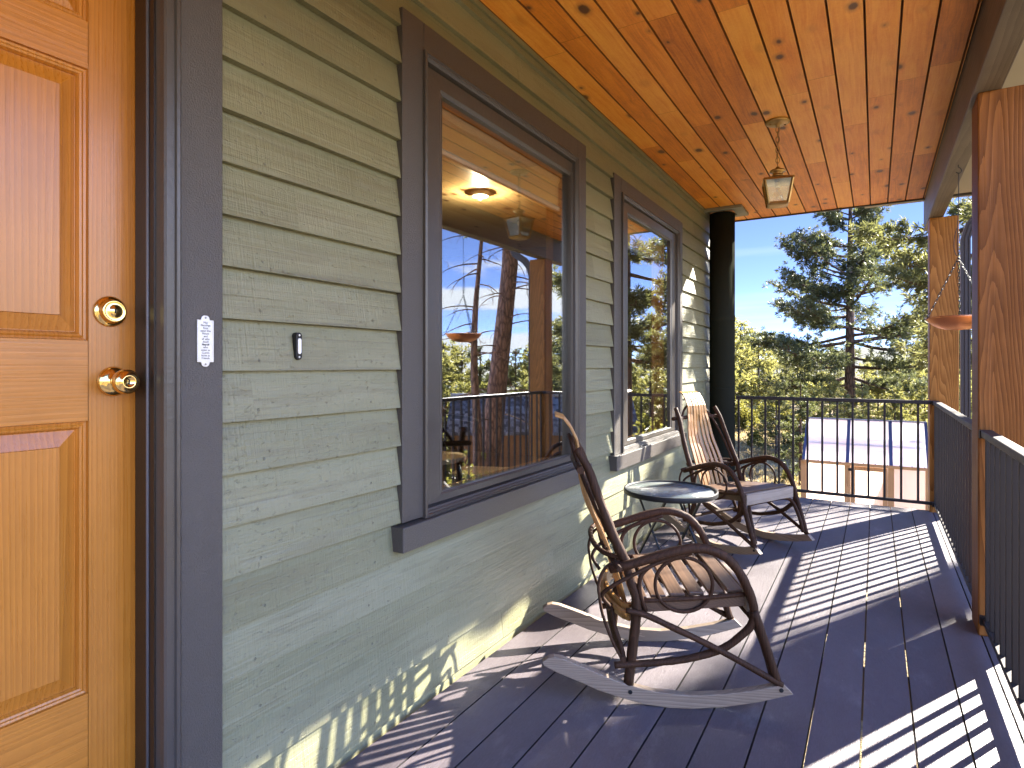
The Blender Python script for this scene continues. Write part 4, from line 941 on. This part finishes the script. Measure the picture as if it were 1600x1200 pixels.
# ------------------------------------------------------------------ greenhouse below the deck end
def greenhouse():
    root = empty('greenhouse', (1.2, 12.0, gz(1.2, 12.0))); tag(root, 'small lean to greenhouse with translucent roof panels and cedar frame below the deck', 'greenhouse')
    b = -root.location.z
    CED = wood('greenhouse_cedar', (.30,.145,.05), (.55,.30,.125), 'z', 20, .6)
    poly = NT('translucent_panel'); o = poly.obj()
    fl = poly.n('ShaderNodeTexWave', {'Vector': o, 'Scale': 26, 'Distortion': 0}, bands_direction='X').outputs['Fac']
    poly.fin((.86,.84,.88), .32, poly.bump(fl, .15, .004), Specular_IOR_Level=.6)
    tl = poly.n('ShaderNodeBsdfTranslucent', {'Color': (.97,.95,.97,1)}); tp = poly.n('ShaderNodeBsdfTransparent', {'Color': (.9,.9,.95,1)})
    mx = poly.n('ShaderNodeMixShader', {0: .72, 1: poly.b.outputs[0], 2: tl.outputs[0]}); mx2 = poly.n('ShaderNodeMixShader', {0: .12, 1: mx.outputs[0], 2: tp.outputs[0]})
    poly.t.links.new(mx2.outputs[0], poly.out.inputs[0]); PO = poly.mat
    pw = PO.copy(); pw.name = 'peach_panel'
    for q in pw.node_tree.nodes:
        if q.type == 'BSDF_PRINCIPLED': q.inputs['Base Color'].default_value = (.80,.66,.54,1)
        if q.type == 'BSDF_TRANSLUCENT': q.inputs['Color'].default_value = (.90,.78,.68,1)
    BL = plain('blue_grey_flashing', (.055,.07,.15), .4)
    xs = [-.925, -.235, .41, .935]; zE, zR, yR = -.505+b, .185+b, .80
    for i in range(3):
        m = MB(); m.bar((( xs[i]+xs[i+1])/2, .0, zE+.0), ((xs[i]+xs[i+1])/2, yR, zR), xs[i+1]-xs[i]-.004, .010); m.build('roof_panel', PO, root)
        w = MB(); w.box(xs[i]+.045, xs[i+1]-.045, .034, .042, .06, zE-.05); w.build('wall_panel', pw, root)
    m = MB(); m.box(xs[0], xs[3], 1.56, 1.60, .06, zE); m.build('wall_panel', m_clear('clear_back_wall', (.95,.95,.97), .06, .1), root)
    CP_ = m_clear('clear_twinwall', (.95,.95,.97), .06, .1)
    m = MB(); m.bar((0, 1.6, zE), (0, yR, zR), 1.86, .010); m.build('roof_panel', CP_, root)
    for x in (xs[0]+.02, xs[3]-.02):
        m = MB(); m.prism([(0.02,.06),(1.58,.06),(1.58,zE),(yR,zR-.02),(0.02,zE)], lambda u, v, s, x=x: (x+(-.005 if s == 0 else .005), u, v)); m.build('end_panel', PO, root)
    for i, x in enumerate(xs):
        m = MB(); wd = .055 if i in (1, 2) else .045
        m.bar((x, -.012, zE+.012), (x, yR-.006, zR+.012), wd, .012); m.build('flashing', BL, root)
        p = MB(); p.box(x-.045, x+.045, .0, .032, 0, zE-.008); p.build('post', CED, root, bevel=.004)
    m = MB(); m.box(xs[0]-.02, xs[3]+.02, yR-.03, yR+.03, zR+.006, zR+.022); m.build('ridge_cap', BL, root)
    m = MB(); m.bar((xs[0], -.022, zE-.012), (xs[3], -.022, zE-.012), .02, .05, (0,0,1)); m.build('eave_board', CED, root, bevel=.003)
    for f in (.42, .56):
        m = MB(); m.bar((xs[0]+.01, yR*f+.012, zE+(zR-zE)*f-.02), (xs[3]-.01, yR*f+.012, zE+(zR-zE)*f-.02), .03, .02); m.build('purlin', BL, root)
    d = MB(); d.box(xs[1]+.048, xs[1]+.118, .006, .030, .05, zE-.045); d.box(xs[2]-.118, xs[2]-.048, .006, .030, .05, zE-.045); d.box(xs[1]+.1185, xs[2]-.1185, .006, .030, zE-.115, zE-.045); d.box(xs[1]+.1185, xs[2]-.1185, .006, .030, .05, .14)
    dr = d.build('door', CED, root, bevel=.003)
    h = MB(); h.box(xs[1]+.015, xs[1]+.075, -.008, .0, zE-.13, zE-.085); h.build('hinge', BLACK, dr)
    s = MB(); s.box(xs[0]-.05, xs[3]+.05, -.04, 1.64, -.25, .06); s.build('base_sill', CED, root)
    k = MB()
    for x in np.linspace(-.86, .88, 11): k.lathe([(.012,-.012),(.010,-.002),(0,.0)], (x, -.022, zE+.024), 8)
    k.build('screw_cap', BL, root)
greenhouse()
# ------------------------------------------------------------------ tiled outbuilding down the slope on the side of the railing
def outbuilding():
    x0, y0 = at(850, 20.5, True); ang = math.atan2(-.5166, .8562)
    root = empty('outbuilding', (x0, y0, 0), ang); tag(root, 'low cedar outbuilding with grey barrel tile roof mirrored in the near window', 'shed')
    # local: x along the ridge, +y away from the porch
    L = 3.3; zr, ze, yr = .08, -1.12, 1.5
    rf = NT('grey_barrel_tile'); o = rf.obj(); x, y, zz = rf.sep(o)
    rows = rf.math('FRACT', rf.math('MULTIPLY', y, 9.0)); vv = rf.white(rf.comb(rf.math('FLOOR', rf.math('MULTIPLY', x, 6.2)), rf.math('FLOOR', rf.math('MULTIPLY', y, 9.0)), 1.0))[0]
    spk = rf.noise(o, 30, 5, .8)
    c = rf.ramp(rf.math('ADD', rf.math('MULTIPLY', vv, .45), rf.math('MULTIPLY', spk, .6)), [(.3,(.06,.055,.055)),(.55,(.19,.18,.18)),(.8,(.42,.40,.38))])
    rf.fin(c, .8, rf.bump(rf.math('ADD', rows, spk), .9, .03))
    def slope(name, ya, za, yb, zb_):
        m = MB(); nx = 130
        for k in range(nx+1):
            x = -L+2*L*k/nx; h = .045*abs(math.sin(x*math.pi/.162))**.7
            m.v += [(x, ya, za+h), (x, (ya+yb)/2, (za+zb_)/2+h), (x, yb, zb_+h), (x, ya, za-.05), (x, yb, zb_-.05)]
        for k in range(nx):
            a = k*5; m.face((a, a+5, a+6, a+1), 0, True); m.face((a+1, a+6, a+7, a+2), 0, True); m.face((a, a+3, a+8, a+5)); m.face((a+3, a+4, a+9, a+8)); m.face((a+2, a+7, a+9, a+4))
        m.build(name, rf.mat, root)
    slope('roof', -.15, ze, yr, zr); slope('roof', 2*yr+.15, ze, yr, zr)
    m = MB(); m.tube([(-L, yr, zr+.03), (L, yr, zr+.03)], .07, 10, 0); m.build('ridge_cap', plain('pale_ridge_tile', (.48,.45,.40), .7), root)
    m = MB(); m.prism([(.0,-5.0),(3.0,-5.0),(3.0,ze+.05),(yr,zr-.06),(0,ze+.05)], lambda u, v, s: ((-L+.15 if s == 0 else L-.15), u, v)); m.build('wall', wood('cedar_boarding', (.22,.09,.03), (.42,.2,.07), 'z', 14, .6), root)
    for x in np.linspace(-L+.3, L-.3, 6): m = MB(); m.box(x-.05, x+.05, -.02, .06, -5.0, ze); m.build('post', POST2, root)
outbuilding()
# ------------------------------------------------------------------ camera, sun, sky
cam = bpy.data.cameras.new('camera'); co = bpy.data.objects.new('camera', cam); COL.objects.link(co); SC.camera = co
cam.sensor_width = 36; cam.lens = 940/1600*36; cam.shift_y = -(600-HY)/1600; cam.clip_start = .05; cam.clip_end = 5000
co.location = (CX, 0, HH); co.rotation_euler = (R(90), 0, TH)
from mathutils import Vector
EL = R(27.65); SX, SY = .4894, .8721; tv = Vector((-SX*math.cos(EL), -SY*math.cos(EL), -math.sin(EL)))
sl = bpy.data.lights.new('sun', 'SUN'); sl.energy = 5.0; sl.angle = R(.55); sl.color = (1, .93, .82)
so = bpy.data.objects.new('sun', sl); COL.objects.link(so); so.rotation_euler = tv.to_track_quat('-Z', 'Y').to_euler(); so.location = (20, 30, 25)
W = bpy.data.worlds.new('World'); SC.world = W; W.use_nodes = True; nt = W.node_tree; nt.nodes.clear()
N = nt.nodes.new; Lk = nt.links.new
out = N('ShaderNodeOutputWorld'); bg = N('ShaderNodeBackground'); sky = N('ShaderNodeTexSky'); sky.sky_type = 'NISHITA'; sky.sun_disc = False
sky.sun_elevation = EL; sky.sun_rotation = math.atan2(SX, SY); sky.altitude = 2700; sky.air_density = .42; sky.dust_density = .0; sky.ozone_density = 2.2
tc = N('ShaderNodeTexCoord'); sp = N('ShaderNodeSeparateXYZ'); Lk(tc.outputs['Generated'], sp.inputs[0])
def mth(op, a, b=0.0, c=0.0):
    m = N('ShaderNodeMath'); m.operation = op
    for i, v in enumerate((a, b, c)):
        if isinstance(v, bpy.types.NodeSocket): Lk(v, m.inputs[i])
        else: m.inputs[i].default_value = v
    return m.outputs[0]
zc = mth('MAXIMUM', sp.outputs[2], .02)
# clouds live on a flat layer overhead: project the direction on it
cx = mth('DIVIDE', sp.outputs[0], mth('ADD', zc, .10)); cy = mth('DIVIDE', sp.outputs[1], mth('ADD', zc, .10))
cb = N('ShaderNodeCombineXYZ'); Lk(cx, cb.inputs[0]); Lk(cy, cb.inputs[1])
nz = N('ShaderNodeTexNoise'); nz.inputs['Scale'].default_value = .75; nz.inputs['Detail'].default_value = 8; nz.inputs['Roughness'].default_value = .58; nz.inputs['Distortion'].default_value = .3; Lk(cb.outputs[0], nz.inputs['Vector'])
# heaps low in the east (toward +x), thin wisps elsewhere
east = N('ShaderNodeMapRange'); Lk(sp.outputs[0], east.inputs[0]); east.inputs[1].default_value = .15; east.inputs[2].default_value = .5
low = N('ShaderNodeMapRange'); Lk(sp.outputs[2], low.inputs[0]); low.inputs[1].default_value = .20; low.inputs[2].default_value = .09
bias = mth('MULTIPLY', mth('MULTIPLY', east.outputs[0], low.outputs[0]), .20)
mr = N('ShaderNodeMapRange'); Lk(mth('ADD', nz.outputs['Fac'], bias), mr.inputs[0]); mr.inputs[1].default_value = .60; mr.inputs[2].default_value = .70; mr.interpolation_type = 'SMOOTHSTEP'
wv = N('ShaderNodeTexNoise'); wm = N('ShaderNodeVectorMath'); wm.operation = 'MULTIPLY'; wm.inputs[1].default_value = (.5, 2.4, 1); Lk(cb.outputs[0], wm.inputs[0]); Lk(wm.outputs[0], wv.inputs['Vector']); wv.inputs['Scale'].default_value = .55; wv.inputs['Detail'].default_value = 6
wr = N('ShaderNodeMapRange'); Lk(wv.outputs['Fac'], wr.inputs[0]); wr.inputs[1].default_value = .50; wr.inputs[2].default_value = .78; wr.inputs[4].default_value = .22
msk = mth('MAXIMUM', mr.outputs[0], wr.outputs[0])
mxn = N('ShaderNodeMix'); mxn.data_type = 'RGBA'; tn = N('ShaderNodeMix'); tn.data_type = 'RGBA'; tn.blend_type = 'MULTIPLY'; tn.inputs[0].default_value = 1; Lk(sky.outputs[0], tn.inputs[6]); tn.inputs[7].default_value = (.90, .83, .95, 1); Lk(msk, mxn.inputs[0]); Lk(tn.outputs[2], mxn.inputs[6]); mxn.inputs[7].default_value = (5.0, 5.2, 5.6, 1)
# added fill light: a bright out-of-view veil east and south-east, brightens the porch
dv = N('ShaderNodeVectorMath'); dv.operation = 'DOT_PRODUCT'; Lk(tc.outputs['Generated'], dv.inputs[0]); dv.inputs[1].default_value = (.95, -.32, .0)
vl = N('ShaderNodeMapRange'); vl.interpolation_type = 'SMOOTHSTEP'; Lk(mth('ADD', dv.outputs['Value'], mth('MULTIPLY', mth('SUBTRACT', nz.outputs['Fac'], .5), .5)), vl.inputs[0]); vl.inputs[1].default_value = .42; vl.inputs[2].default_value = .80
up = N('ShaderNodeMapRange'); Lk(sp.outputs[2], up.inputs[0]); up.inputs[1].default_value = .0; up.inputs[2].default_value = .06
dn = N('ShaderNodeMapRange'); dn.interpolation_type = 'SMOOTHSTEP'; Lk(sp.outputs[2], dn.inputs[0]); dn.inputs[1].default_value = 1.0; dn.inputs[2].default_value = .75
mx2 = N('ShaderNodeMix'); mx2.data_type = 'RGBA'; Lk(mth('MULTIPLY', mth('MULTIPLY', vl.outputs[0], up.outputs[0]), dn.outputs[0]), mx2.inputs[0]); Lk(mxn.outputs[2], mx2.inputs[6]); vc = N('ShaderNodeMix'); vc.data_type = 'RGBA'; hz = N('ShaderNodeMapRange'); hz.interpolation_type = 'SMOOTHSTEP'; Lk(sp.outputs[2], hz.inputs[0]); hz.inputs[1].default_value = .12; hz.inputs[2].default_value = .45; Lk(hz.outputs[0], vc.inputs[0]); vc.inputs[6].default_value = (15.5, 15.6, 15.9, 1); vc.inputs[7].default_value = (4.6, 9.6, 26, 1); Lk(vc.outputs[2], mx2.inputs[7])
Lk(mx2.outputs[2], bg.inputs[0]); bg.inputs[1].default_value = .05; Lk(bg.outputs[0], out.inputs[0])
SC.view_settings.view_transform = 'Standard'; SC.view_settings.look = 'None'; SC.view_settings.exposure = 2.95; SC.view_settings.gamma = 1.0
SC.render.engine = 'CYCLES'; cy_ = SC.cycles; cy_.use_denoising = True; cy_.max_bounces = 8; cy_.diffuse_bounces = 4; cy_.glossy_bounces = 4; cy_.transparent_max_bounces = 24; cy_.sample_clamp_indirect = 6.0; cy_.caustics_reflective = False; cy_.caustics_refractive = False
